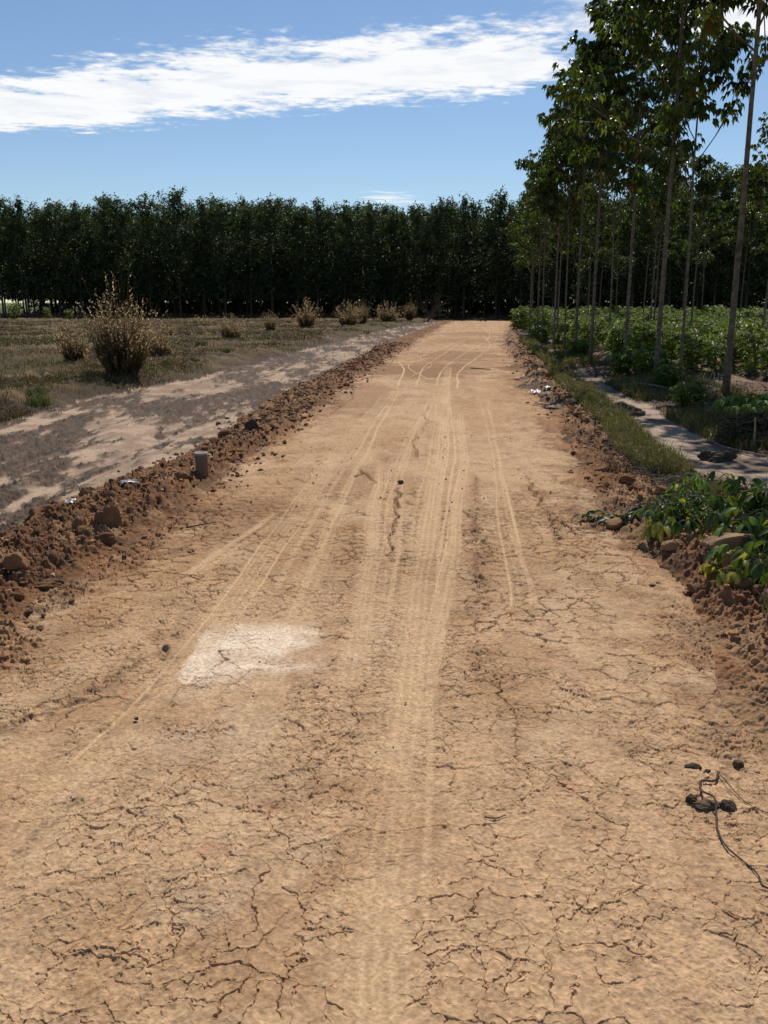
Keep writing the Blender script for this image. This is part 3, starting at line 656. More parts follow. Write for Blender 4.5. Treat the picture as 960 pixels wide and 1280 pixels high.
# thin, dry grass on the field
mb = MB(); y = 10.5+62*r.uniform(0,1,190000)**1.55; x = bx(TRACK_L,y)-.0-(.02+r.uniform(0,1,len(y))*(bx(TRACK_L,y)+.47*y+1.5))
k = (fbm(x*.55,y*.35,421)+.10*r.normal(0,1,len(x))-.14*ss(.9,.1,bx(TRACK_L,y)-x) > .50)&(x<bx(TRACK_L,y)+.05); x=x[k];y=y[k]
H = r.uniform(.03,.11,len(x))*(.5+1.1*fbm(x*.7,y*.5,423)); H *= np.where(r.uniform(0,1,len(x))<.025,2.6,1)
green = fbm(x*.4,y*.3,425)
c = palette([(.145,.095,.042),(.115,.085,.030),(.22,.16,.075),(.07,.048,.026)],len(x),r,[.36,.3,.12,.22]); g_ = palette([(.075,.085,.022),(.10,.10,.03)],len(x),r)
c = np.where((green>.60)[:,None],g_,c)
blades(mb,x,y,ground_zs(x,y),H,r.uniform(.003,.006,len(x))*np.clip(y/14,1,3.5),1.3,c,r)
tag(mb.build('field_grass',M['grass']),kind='stuff')

# tall dry tussocks with feathery heads
def tussock(seed, n, H, spread, dark):
    r = np.random.default_rng(seed); bl = MB(); sh = MB()
    O=[];D=[];LL=[];CC=[]
    for i in range(n):
        a = r.uniform(0,6.28); q = math.sqrt(r.uniform()); h = H*(.22+.78*r.uniform()**1.25)*(1.05-.42*q); out = (spread*q*r.uniform(.25,1.0)+abs(r.normal(0,.06)))*(.35+.65*min(1,h/(H*.6)))
        b = np.array([math.cos(a)*q*spread*.34,math.sin(a)*q*spread*.34,-.03])
        lx, ly = r.normal(0,.10,2)*h; pts = [b+np.array([lx*t,ly*t,0])+np.array([math.cos(a)*out*t**1.15,math.sin(a)*out*t**1.5,h*t*(1-.08*q*t)])+r.normal(0,.018,3)*t for t in (0,.3,.6,.85,1.)]
        col = np.array([.26,.195,.105])*r.uniform(.6,1.3) if r.uniform()>dark else np.array([.12,.095,.04])*r.uniform(.6,1.4)
        tube(bl,pts,[.0042,.0036,.003,.0024,.0018],col,3,False)
        for k in range(4):
            t = r.uniform(.05,.7); p = b+(np.array(pts[2])-b)*t; a3 = a+r.normal(0,.9)
            O2=[p]; leaves(bl,O2,[(math.cos(a3)*.45,math.sin(a3)*.45,1)],(math.cos(a3),math.sin(a3),.0),r.uniform(.2,.5)*H*.5,.012,col*r.uniform(.7,1.2),T5)
        for k in range(r.integers(5,11)):
            t = r.uniform(.55,1.0); j = min(int(t*4),3); p = np.array(pts[j])+(np.array(pts[j+1])-np.array(pts[j]))*r.uniform()
            a4 = a+r.normal(0,1.2); O.append(p); D.append((math.cos(a4)*.6,math.sin(a4)*.6,r.uniform(.3,1.1))); LL.append(r.uniform(.025,.075))
            CC.append(np.array([.68,.55,.36])*r.uniform(.3,1.15) if r.uniform()<.75 else np.array([.20,.10,.055]))
    LL=np.array(LL); leaves(sh,O,D,(0,0,1.),LL,LL*.30,np.array(CC),T4)
    return bl.mesh('blades',M['straw']), sh.mesh('seed_foliage',M['straw'])
TUS = [tussock(5,640,2.15,.66,.42), tussock(6,200,1.2,.48,.3), tussock(7,260,1.2,.55,.2), tussock(8,90,.6,.45,.2)]
def tuss(k,x,y,sc,lab,group=None,wide=1.):
    o = empty('grass_tussock',(x,y,ground_z(x,y)),x*3.1,sc); o.scale=(sc*wide,sc*wide,sc); tag(o,lab,'grass tuft',group); link('blades',TUS[k][0],o); link('seed_foliage',TUS[k][1],o)
tuss(0,-5.12,17.3,1.0,'tallest dry grass tussock with rusty seed heads at the track edge')
tuss(1,-7.5,21.4,1.0,'lone brownish grass tussock left of the tallest one')
tuss(2,-6.0,23.6,.95,'straw coloured tussock with a dark green base just right of the tallest one')
tuss(1,-7.2,28.0,.8,'faint thin tussock behind the straw coloured one')
tuss(2,-6.05,35.2,.95,'low pale tussock out in the field between the near tussocks and the bushy three',None,1.25)
tuss(2,-4.5,51.5,1.55,'wide pale tussock with a green foot near the track bend')
tuss(1,-5.6,44,1.0,'small thin tussock in front of the wide pale one')
tuss(2,-2.3,57.0,1.5,'pale bushy tussock right of the wide green-footed one',None,1.2)
tuss(0,-1.5,60.,.85,'brown upright tussock pressed against the pale bushy one')
tuss(2,.3,66,1.45,'blond spreading tussock close to the bare twiggy bush',None,1.3)
tuss(0,2.0,69,.8,'brown tussock at the foot of the bare twiggy bush')
for x,y in ((-8.3,46),(-9.5,39),(-11,55),(-13,62),(-16,50),(-12,33),(-9,30),(-20,64),(-6.6,62),(-15,42)):
    tuss(3,x,y,random.Random(int(x*10)).uniform(.8,1.3),'small faded grass tuft scattered on the dry field','small tufts on the field')
# small green clumps on the field edge
def clump(seed,n,H,colr):
    r = np.random.default_rng(seed); m = MB(); q = np.sqrt(r.uniform(0,1,n))*.16; a = r.uniform(0,6.28,n)
    blades(m,q*np.cos(a),q*np.sin(a),0*q,r.uniform(.4,1,n)*H,np.full(n,.005),1.1,palette(colr,n,r),r); return m.mesh('grass_clump',M['grass'])
CL = [clump(1,150,.24,[(.10,.14,.03),(.075,.11,.025),(.15,.14,.05)]), clump(2,120,.18,[(.12,.12,.035),(.17,.13,.06)])]
for i,(x,y,k,s) in enumerate(((-5.2,13.2,0,1.2),(-5.5,13.9,0,1.),(-6.2,15.,1,1.1),(-5.9,17.6,1,1.),(-5.0,20.4,0,1.1),(-4.7,21.8,0,.9),(-6.3,19.,1,1.2),(-7.3,16.4,1,1.3),(-4.5,25.5,0,1.1),(-6.1,29.5,0,1.3))):
    o = link('grass_clump',CL[k],None,(x,y,ground_z(x,y)),(0,0,x),s); tag(o,'small clump of fresh grass near the edge of the side track','grass tuft','fresh grass clumps by the side track')
# bare twiggy bush by the end of the road
mb = MB(); r = np.random.default_rng(9)
def twig(p,d,l,rad,lev):
    e = p+d*l; m_ = (p+e)/2+r.normal(0,.05*l,3); tube(mb,[p,m_,e],[rad,rad*.8,rad*.5],(.10,.075,.058),4,False)
    if lev:
        for k in range(3): twig(p+(e-p)*r.uniform(.45,1),nrm(d+r.normal(0,.5,3)+np.array([0,0,.12])),l*r.uniform(.5,.8),rad*.55,lev-1)
for k in range(9):
    a = r.uniform(0,6.28); twig(np.zeros(3)+np.array([math.cos(a)*.3,math.sin(a)*.3,-.05]),nrm(np.array([math.cos(a)*.8,math.sin(a)*.8,r.uniform(.5,1.4)])),r.uniform(.8,1.5),.03,3)
o = mb.build('dead_bush',M['bark'],loc=(3.2,72,ground_z(3.2,72))); tag(o,'bare grey twiggy bush before the dark plantation, left of the road end','bush')

# ------------------------------------------------------------------ clods of dry clay
import bmesh
def ico(sub):
    bm = bmesh.new(); bmesh.ops.create_icosphere(bm, subdivisions=sub, radius=1); bm.verts.ensure_lookup_table()
    V = np.array([v.co[:] for v in bm.verts]); F = np.array([[v.index for v in f.verts] for f in bm.faces]); bm.free(); return nrm(V), F
ICO3, ICO4 = ico(3), ico(4)
def vn3(p, s, sd):
    return (vn(p[:,0]*s+7,p[:,1]*s+p[:,2]*s*.7+3,sd)+vn(p[:,1]*s+1,p[:,2]*s+p[:,0]*s*.6,sd+1)+vn(p[:,2]*s+5,p[:,0]*s+p[:,1]*s*.8,sd+2))/3-.5
def clod_vf(seed, sub=ICO3, cuts=9, axes=(1,1,1), rough=.22):
    r = np.random.default_rng(seed); V, F = sub
    n = nrm(r.normal(0,1,(cuts,3))); off = r.uniform(.50,.95,cuts)
    dd = V@n.T; rad = np.min(np.where(dd>.05, off/np.maximum(dd,.05), 9), axis=1); rad = np.minimum(rad,1.05)
    P = V*rad[:,None]; P = P*(1+rough*1.5*vn3(P,2.1,seed)+rough*.9*vn3(P,5.5,seed+9)+rough*.5*vn3(P,13,seed+19))[:,None]
    return P*np.array(axes), F
def clod_mesh(name, seed, col, **k):
    P, F = clod_vf(seed, **k); c = np.array(col,np.float32)*(.8+.4*vn(P[:,0]*3+5,P[:,1]*3+P[:,2]*2,seed))[:,None].astype(np.float32)
    return raw_mesh(name, P, F, c, False, M['clod'])
REDS = [(.225,.108,.050),(.165,.080,.041),(.27,.145,.070),(.20,.105,.055)]
CLODS = [clod_mesh('clay_clod',500+i,REDS[i%4],axes=((1,1,.8),(1.2,.85,.75),(.9,1.1,.95),(1.35,.8,.6))[i%4],cuts=7+i%5) for i in range(8)]
def clod(me, x, y, s, lab, group=None, rot=None, sink=.35, name='clay_clod', z=None):
    rr = random.Random(int(x*977+y*131)); o = link(name, me, None, (x,y,(ground_z(x,y) if z is None else z)+s*(.75-sink-.25)), rot or (rr.uniform(-.5,.5),rr.uniform(-.5,.5),rr.uniform(0,6.28)), s)
    return tag(o, lab, 'clod', group)
rq = random.Random(21)
LL_ = 'red-brown lump of dry clay in the low ridge along the left side of the road'
for i in range(175):
    y = 4.3+27*rq.random()**1.7; a, b = bx(BERM_L,y), bx(ROAD_L,y); t = min(max(rq.gauss(.45,.24),-.05),1.05)
    s = (.020+.048*rq.random()**2.6)*(1+.012*y)
    clod(CLODS[rq.randrange(8)], a+(b-a)*t, y, s, LL_, 'clay lumps in the left ridge')
for i in range(70):
    y = 4.2+22*rq.random()**1.8; a, b = bx(ROAD_R,y), bx(BERM_R,y); t = min(max(rq.gauss(.6,.27),.05),1.05)
    s = (.018+.050*rq.random()**2.6)*(1+.012*y)
    clod(CLODS[rq.randrange(8)], a+(b-a)*t, y, s, 'red-brown lump of dry clay in the low ridge right of the road', 'clay lumps in the right ridge')
TAN = (.31,.20,.115)
def special(seed, col, x, y, s, axes, lab, rot=(0,0,0), sub=ICO4, dz=0., cuts=9, rough=.2):
    me = clod_mesh('clay_clod', seed, col, sub=sub, axes=axes, cuts=cuts, rough=rough)
    o = link('clay_clod', me, None, (x,y,ground_z(x,y)+dz), rot, s); return tag(o, lab, 'clod')
special(611,(.21,.115,.058),-1.86,5.72,.10,(.85,.6,1.25),'upright wedge shaped clay clod in the left ridge, taller than the rest',(R(6),R(14),.5),dz=.05,cuts=6,rough=.34)
special(612,(.19,.10,.052),-1.79,5.42,.075,(1.3,.7,.6),'flat brown clay slab leaning at the foot of the wedge shaped clod',(R(15),0,.3),dz=.01,rough=.36)
special(613,(.22,.12,.06),-2.12,5.95,.075,(1.2,.8,.8),'rounded clay clod on the field side of the left ridge, beside the wedge clod',dz=.02,rough=.4)
special(614,(.19,.10,.05),-1.86,4.62,.085,(1.5,.7,.55),'long clay slab low in the left ridge at the photo edge',(0,R(8),.6),dz=.01,rough=.4)
special(615,(.21,.11,.055),-1.72,7.35,.07,(1,1,.8),'round brown clod just below the pale scrap in the left ridge',dz=.03)
special(616,(.085,.06,.045),-1.55,10.25,.105,(1,.8,.9),'dark upright clod on the left ridge just past the grey post',dz=.04,rough=.4)
special(621,TAN,2.03,4.98,.135,(1.25,.75,.62),'largest tan clay clod under the drooping weeds right of the road',(0,R(-14),.2),dz=.05)
special(622,TAN,1.96,4.66,.095,(1.3,.8,.6),'tan clay clod with cracked face below the largest one at the right edge',(0,R(8),.5),dz=.03)
special(623,(.33,.20,.105),1.78,5.2,.085,(1.1,.9,.8),'small tan clod at the road side of the dark fine-leaved weed',dz=.02)
special(624,(.30,.17,.085),1.62,5.95,.065,(1.3,.8,.75),'brown clod lying among the wilted leaves at the right road edge',(0,0,.6),dz=.03)
special(625,(.24,.115,.055),2.02,7.15,.08,(1,.9,.85),'dusky red clod high on the right ridge above the wilted branch',dz=.03)
special(626,(.25,.125,.06),2.18,6.65,.08,(1,1,.8),'dusky red clod beside the dry straw on the right ridge',dz=.03)
special(627,(.18,.105,.06),2.02,4.15,.14,(1,.7,1.1),'dark brown upright clod at the right photo edge below the weeds',(0,R(10),0),dz=.02)
special(631,(.075,.055,.042),3.44,12.45,.21,(1.25,.8,.7),'dark crumbly earth heap on the footpath near the bend, farther one',dz=.03,rough=.4)
special(632,(.10,.072,.052),3.40,8.72,.155,(1.3,.8,.62),'dark earth lump between grass and footpath, nearer one',dz=.03,rough=.4)
special(641,(.12,.088,.06),1.052,2.685,.019,(1.5,.8,.6),'flat dark clod on the road above the forked twig, left of two',dz=.004)
special(642,(.085,.062,.045),1.09,2.655,.013,(1,1,.8),'tiny dark clod touching the flat dark one on the road',dz=.004)
special(643,(.115,.084,.058),1.212,2.70,.019,(.9,1,1),'lone dark clod on the road near the right photo edge',dz=.006)
special(644,(.17,.12,.078),1.012,2.45,.029,(1.5,.9,.5),'brown crumbly clod pierced by the forked twig',dz=.006,rough=.4)
special(645,(.115,.084,.058),1.075,2.435,.023,(1.1,1,.85),'dark clod right of the one pierced by the forked twig',dz=.006,rough=.35)
special(646,(.10,.07,.05),.972,2.48,.020,(1,1,.8),'small grey-brown clod left of the pierced one on the road',dz=.006,rough=.35)
special(647,(.10,.07,.05),.145,7.42,.026,(1.2,.9,.7),'single dark pebble sized clod in the middle of the road',dz=.005)
special(648,(.10,.075,.05),-.93,3.0,.0085,(1,1,.9),'tiny dark crumb on the road below the pale silt pan',dz=.002)
special(649,(.46,.40,.33),2.72,14.55,.10,(1.3,.8,.6),'pale grey stone beside the dark debris on the right road edge',dz=.03)
special(650,(.40,.32,.24),2.62,13.0,.14,(1.5,.8,.25),'flat pale slab lying at the right road edge before the dark debris',dz=.02)

# loose crumbs beside the ridges and grit on the road
def crumbs(name, X, Y, S, cols, sd):
    r = np.random.default_rng(sd); P = []; V0, F0 = ico(1)
    pro = []
    for i in range(6):
        n = nrm(r.normal(0,1,(7,3))); off = r.uniform(.45,.95,7); dd = V0@n.T
        pro.append(V0*np.minimum(np.min(np.where(dd>.05,off/np.maximum(dd,.05),9),1),1.05)[:,None])
    pro = np.array(pro); k = r.integers(0,6,len(X)); a = r.uniform(0,6.28,len(X)); sq = np.stack([r.uniform(.7,1.4,len(X)),r.uniform(.7,1.2,len(X)),r.uniform(.5,.95,len(X))],1)
    v = pro[k]*sq[:,None,:]; w = v.copy(); w[...,0] = v[...,0]*np.cos(a)[:,None]-v[...,1]*np.sin(a)[:,None]; w[...,1] = v[...,0]*np.sin(a)[:,None]+v[...,1]*np.cos(a)[:,None]
    w = w*S[:,None,None]+np.stack([X,Y,ground_zs(X,Y)+S*.08],1)[:,None,:]
    F = (F0[None]+(np.arange(len(X))*len(V0))[:,None,None]).reshape(-1,3); m = MB(); m.add(w.reshape(-1,3),F,np.repeat(palette(cols,len(X),r),len(V0),0))
    tag(m.build(name,M['clod']),kind='stuff')
r = np.random.default_rng(31)
y = 3.6+30*r.uniform(0,1,17000)**1.8; x = np.where(r.uniform(0,1,len(y))<.72, bx(BERM_L,y)+(bx(ROAD_L,y)-bx(BERM_L,y))*r.normal(.52,.30,len(y)), bx(ROAD_R,y)+(bx(BERM_R,y)-bx(ROAD_R,y))*r.normal(.55,.30,len(y)))
crumbs('soil_crumbs',x,y,(.004+.026*r.uniform(0,1,len(x))**3.2)*np.clip(y/7,.8,1.6),REDS+[(.12,.075,.045),(.34,.22,.12)],32)
y = 1.3+9*r.uniform(0,1,1500)**1.6; x = r.uniform(-1.7,1.5,len(y))
crumbs('road_grit',x,y,(.0012+.0045*r.uniform(0,1,len(x))**4)*np.clip(y/3,.8,2.5),[(.26,.17,.10),(.16,.11,.07),(.40,.28,.17)],33)

# ------------------------------------------------------------------ post, twigs, scraps
def lathe(mb, prof, col, sides=28, jit=0.):
    rj = np.random.default_rng(3); n = len(prof); a = np.linspace(0,2*np.pi,sides,endpoint=False)
    V = np.array([[(p[0]*math.cos(t),p[0]*math.sin(t),p[1]) for t in a] for p in prof]).reshape(-1,3); V = V*(1+jit*rj.normal(0,1,(len(V),1))*np.array([1,1,0])); F=[]
    for i in range(n-1):
        for k in range(sides): F += [(i*sides+k,i*sides+(k+1)%sides,(i+1)*sides+(k+1)%sides),(i*sides+k,(i+1)*sides+(k+1)%sides,(i+1)*sides+k)]
    C = np.repeat(np.array([col(p) for p in prof],np.float32),sides,0); mb.add(V,F,C)
PM = soil_mat('cement_post',55.,.18,.25,.9)
o = empty('marker_post',(-1.615,7.62,ground_z(-1.615,7.62)-.075)); o.rotation_euler = (R(2),R(-1.5),.4)
tag(o,'short grey cement post with pale rim standing in the left ridge','post')
mb = MB(); lathe(mb,[(.058,-.08),(.057,-.02),(.056,.03),(.0555,.06),(.055,.09),(.0545,.12),(.054,.15),(.054,.18),(.0535,.21),(.0525,.221)],lambda p:tuple(np.array((.15,.12,.092))*(.85+.3*((p[1]*37)%1)) if p[1]>.10 else np.array((.20,.12,.068))),28,.012); mb.build('shaft',PM,o,True)
mb = MB(); lathe(mb,[(.0527,.2205),(.0575,.222),(.059,.228),(.0575,.237),(.052,.240),(.044,.239),(.040,.232),(.0005,.230)],lambda p:(.36,.32,.265),28,.012); mb.build('rim',PM,o,True)
SM = soil_mat('twig_bark',60.,.25,.3,.85)
def stick(name, pts, rad, col, lab, cat='twig', extra=()):
    zs = ground_zs([p[0] for p in pts],[p[1] for p in pts]); m = MB()
    P = [(p[0],p[1],z+p[2]) for p,z in zip(pts,zs)]
    # dense smooth path
    Q = smooth3(P); tube(m,Q,np.linspace(rad,rad*.55,len(Q)),col,6)
    for e in extra:
        z2 = ground_zs([p[0] for p in e],[p[1] for p in e]); Q = smooth3([(p[0],p[1],z+p[2]) for p,z in zip(e,z2)]); tube(m,Q,np.linspace(rad*.7,rad*.3,len(Q)),col,5)
    return tag(m.build(name,SM,smooth=True),lab,cat)
def smooth3(P, n=4):
    P = np.array(P,float); P = np.vstack([2*P[0]-P[1],P,2*P[-1]-P[-2]]); o=[]
    for i in range(1,len(P)-2):
        for k in range(n):
            t=k/n; o.append(.5*(2*P[i]+(P[i+1]-P[i-1])*t+(2*P[i-1]-5*P[i]+4*P[i+1]-P[i+2])*t*t+(3*P[i]-P[i-1]-3*P[i+1]+P[i+2])*t**3))
    o.append(P[-2]); return o
DK = (.085,.064,.048)
stick('forked_twig',[(1.121,2.64,.012),(1.092,2.59,.010),(1.041,2.58,.010),(1.021,2.52,.012),(1.017,2.48,.03),(1.029,2.43,.04),(1.017,2.38,.02),(.995,2.31,.010),(.988,2.23,.008),(1.008,2.17,.007),(1.031,2.11,.006),(1.023,2.06,.005),(1.037,2.045,.004)],.004,DK,'crooked dark twig running through a clod on the cracked road')
stick('dry_stalk',[(1.118,2.642,.012),(1.121,2.55,.018),(1.14,2.47,.012),(1.178,2.41,.006)],.0021,(.13,.09,.06),'thin arched dry stem right of the crooked twig','stem')
stick('twig',[(-1.377,5.88,.012),(-1.296,5.94,.014),(-1.194,6.03,.012)],.007,(.10,.065,.05),'straight brown twig on the damp patch by the left ridge',extra=[[(-1.33,5.90,.012),(-1.30,5.80,.008)]])
stick('twig',[(.305,2.36,.006),(.34,2.352,.008),(.372,2.372,.006)],.0028,(.14,.095,.06),'very small twig lying right of the wheel band')
stick('twig',[(2.05,20.9,.012),(2.3,20.8,.016),(2.5,20.65,.01)],.013,DK,'distant dark stick lying across the road')
stick('cut_branch',[(3.95,10.5,.04),(3.7,9.6,.03),(3.95,8.8,.03),(4.3,8.2,.03)],.009,(.32,.25,.17),'long pale stem lying along the far side of the footpath','stem')
stick('cut_branch',[(5.0,13.9,.05),(5.1,13.6,.35),(5.0,13.4,.05)],.012,(.36,.28,.19),'bent pale stem leaning in the weeds before the bare bank','stem')
stick('cut_branch',[(4.0,9.35,.0),(3.98,9.3,.20),(3.96,9.28,.33)],.012,(.40,.30,.2),'short upright pale stem at the left side of the brush pile','stem')
stick('cut_branch',[(4.3,16.3,.05),(4.65,15.9,.12),(5.0,15.5,.06)],.03,(.25,.19,.13),'thick cut stem lying beside the low clumps at the path bend','stem')

# brush pile: a heap of dry cut stems under a cap of fresh leaves
o = empty('brush_pile',(4.45,9.75,ground_z(4.45,9.75))); tag(o,'heap of dry cut stems with green leaves on top, beyond the footpath','brush pile')
r = np.random.default_rng(51); st = MB(); fo = MB(); hy = MB()
for i in range(170):
    a = r.uniform(0,6.28); q = .55*math.sqrt(r.uniform()); p = np.array([q*math.cos(a)*1.15,q*math.sin(a)*.8,r.uniform(.0,.40)*(1.1-q)])
    d = nrm(np.array([r.normal(0,1),r.normal(0,.7),r.normal(0,.45)])); l = r.uniform(.15,.5)
    c = np.array([.30,.23,.16])*r.uniform(.5,1.3) if r.uniform()<.35 else np.array([.085,.065,.05])*r.uniform(.6,1.5)
    Q = [p-d*l/2,p+r.normal(0,.04,3),p+d*l/2+np.array([0,0,-.03])]; Q = [np.array([u[0],u[1],max(u[2],.01)]) for u in Q]
    tube(st,Q,[.009,.008,.006],c,4)
for i in range(900):
    a = r.uniform(0,6.28); q = .60*math.sqrt(r.uniform()); z = .02+r.uniform(0,.38)*(1.05-q)
    leaves(hy,[(q*math.cos(a)*1.15,q*math.sin(a)*.8,z)],[(r.normal(0,1),r.normal(0,1),r.normal(-.4,.5))],(0,0,1.),r.uniform(.06,.16),.018,np.array([.10,.07,.05])*r.uniform(.5,1.6),T4)
for i in range(170):
    a = r.uniform(0,6.28); q = .62*math.sqrt(r.uniform()); b = (q*math.cos(a)*1.15,q*math.sin(a)*.7,.40+.12*(1-q)+r.uniform(-.05,.07))
    c = np.array([.13,.21,.03])*r.uniform(.65,1.35)
    for j in (-2,-1,0,1,2):
        a2 = a+j*.6; leaves(fo,[b],[(math.cos(a2),math.sin(a2),-r.uniform(.2,1.0))],(0,0,1.),r.uniform(.09,.15),.035,c,T5)
st.build('stem',M['bark'],o); hy.build('dead_leaves',M['litter'],o); fo.build('foliage',M['cassava'],o)

# weeds at the right edge, close to the camera
def drooper(seed, n_st, H, L, cols, spread, yellow=0.):
    """seedlings with large drooping leaflets in threes"""
    r = np.random.default_rng(seed); st = MB(); fo = MB()
    for s in range(n_st):
        a = r.uniform(0,6.28); b = np.array([r.normal(0,spread*.5),r.normal(0,spread*.5),-.03]); h = H*r.uniform(.6,1.0); out = spread*r.uniform(.3,.9)
        P = [b+np.array([math.cos(a)*out*t*t,math.sin(a)*out*t*t,h*t]) for t in np.linspace(0,1,5)]
        tube(st,P,np.linspace(.006,.003,5),(.11,.12,.04),5)
        for k in range(r.integers(4,8)):
            t = r.uniform(.45,1.); p = np.array([np.interp(t,np.linspace(0,1,5),[u[q] for u in P]) for q in range(3)]); a1 = r.uniform(0,6.28)
            e = p+np.array([math.cos(a1),math.sin(a1),.5])*r.uniform(.05,.14); tube(st,[p,(p+e)/2+np.array([0,0,.015]),e],[.0025,.002,.0018],(.10,.11,.04),4,False)
            c = np.array(cols[r.integers(len(cols))])*r.uniform(.75,1.3)
            if r.uniform()<yellow: c = np.array([.36,.33,.055])*r.uniform(.7,1.2)
            for j in (-1,0,1):
                a2 = a1+j*.8+r.normal(0,.12); ll = L*r.uniform(.75,1.2)
                leaves(fo,[e],[(math.cos(a2),math.sin(a2),-r.uniform(.35,1.6))],(r.normal(0,.3),r.normal(0,.3),1.),ll,ll*.42,c,T8)
    return st, fo
GR = [(.062,.100,.018),(.085,.125,.022),(.048,.080,.016)]
def weed(seed,n_st,H,L,cols,spread,x,y,lab,yellow=0.,name='broadleaf_weed',dz=0.):
    st,fo = drooper(seed,n_st,H,L,cols,spread,yellow)
    o = empty(name,(x,y,ground_z(x,y)+dz)); tag(o,lab,'weed'); st.build('stem',M['bark'],o); fo.build('foliage',M['weed'],o,True); return o
weed(1,13,.33,.125,GR,.26,2.52,5.62,'tall glossy weed with long drooping leaves at the right photo edge',.06)
weed(2,9,.30,.12,GR,.20,2.30,5.05,'dark drooping weed hanging over the largest tan clod',.08)
weed(3,8,.22,.10,GR+[(.16,.17,.04)],.16,1.93,5.42,'pale yellowish drooping leaves between the fine-leaved weed and the road',.40)
weed(4,8,.16,.095,GR,.17,2.02,4.52,'low glossy weed below the cracked tan clod at the right edge',.15)
weed(5,3,.12,.085,[(.22,.23,.04)],.08,1.83,4.55,'little yellow-green leaf cluster at the foot of the cracked tan clod',.6)
weed(6,6,.26,.10,[(.08,.13,.03),(.06,.10,.025)],.20,2.70,6.35,'taller light green weed standing behind the glossy drooping one',.12)
weed(7,3,.30,.075,[(.12,.20,.03)],.10,2.32,6.45,'sparse bright green seedling above the fine-leaved weed',.1)
# fine-leaved bushy weed
r = np.random.default_rng(61); st = MB(); fo = MB()
for s in range(46):
    a = r.uniform(0,6.28); q = r.uniform(.05,.30); h = r.uniform(.12,.27)*(1.15-q)
    P = [np.array([0,0,-.02])+np.array([math.cos(a)*q*t,math.sin(a)*q*t,h*t]) for t in np.linspace(0,1,5)]
    tube(st,P,np.linspace(.004,.002,5),(.07,.09,.03),4)
    for k in range(34):
        t = r.uniform(.25,1.); p = np.array([np.interp(t,np.linspace(0,1,5),[u[c] for u in P]) for c in range(3)])+r.normal(0,.012,3); a2 = r.uniform(0,6.28)
        l = r.uniform(.025,.055); leaves(fo,[p],[(math.cos(a2),math.sin(a2),r.uniform(-.4,.8))],(r.normal(0,.4),r.normal(0,.4),1.),l,l*.36,np.array([.050,.095,.016])*r.uniform(.6,1.6),T4)
o = empty('bushy_weed',(2.02,5.72,ground_z(2.02,5.72))); tag(o,'bushy dark green weed with fine small leaves right of the road','weed'); st.build('stem',M['bark'],o); fo.build('foliage',M['weed'],o)
# wilted leafy branch fallen onto the road
r = np.random.default_rng(62); st = MB(); fo = MB()
P = [np.array([1.45+.09*i,6.10-.03*i+.02*math.sin(i*2.),.02+.012*math.sin(i*1.3)]) for i in range(7)]
Z = ground_zs([p[0] for p in P],[p[1] for p in P]); P = [p+np.array([0,0,z]) for p,z in zip(P,Z)]
tube(st,P,np.linspace(.004,.007,7),(.10,.08,.045),5)
for i in range(64):
    t = r.uniform(0,1)**1.1; k = min(int(t*6),5); p = P[k]+(P[k+1]-P[k])*(t*6-k)+r.normal(0,.03,3)*np.array([1,1,.35])+np.array([0,0,.025]); a = r.uniform(0,6.28); l = r.uniform(.055,.11)
    c = np.array([.036,.062,.026])*r.uniform(.6,1.5)
    if r.uniform()<.12: c = np.array([.22,.24,.14])
    leaves(fo,[p],[(math.cos(a),math.sin(a),r.normal(-.1,.35))],(r.normal(0,.5),r.normal(0,.5),1.),l,l*.45,c,T8)
o = empty('fallen_branch',(0,0,0)); tag(o,'wilted leafy branch lying across the right edge of the road','branch')
b = st.build('stem',SM,o); f = fo.build('leaves',M['weed'],o,True)
o.location = (1.72,6.0,0); 
for ch in (b,f): ch.location = (-1.72,-6.0,0)
# withered grey leaf knot
r = np.random.default_rng(63); fo = MB()
for i in range(16):
    a = r.uniform(0,6.28); l = r.uniform(.06,.10); leaves(fo,[r.normal(0,.02,3)+np.array([0,0,.08])],[(math.cos(a),math.sin(a),-r.uniform(.3,1.6))],(r.normal(0,.4),r.normal(0,.4),1.),l,l*.5,np.array([.22,.23,.19])*r.uniform(.6,1.3),T8)
tag(fo.build('withered_leaves',M['litter'],loc=(1.83,5.72,ground_z(1.83,5.72)),smooth=True),'knot of withered grey leaves between wilted branch and bushy weed','leaves')
# dry straw tangle on the right ridge
r = np.random.default_rng(64); mb = MB()
for i in range(620):
    y = r.uniform(6.3,9.6); x = float(bx(BERM_R,y))-.12+r.normal(0,.13); z = ground_z(x,y)+r.uniform(0,.05); a = r.uniform(0,6.28); l = r.uniform(.06,.22)
    d = np.array([math.cos(a),math.sin(a),r.normal(.1,.25)]); p = np.array([x,y,z]); c = np.array([.27,.21,.15])*r.uniform(.4,1.3) if r.uniform()<.55 else np.array([.08,.06,.05])
    tube(mb,[p,p+d*l*.5+np.array([0,0,.012]),p+d*l],[.0022,.002,.0012],c,3,False)
tag(mb.build('dry_straw',M['straw']),kind='stuff')
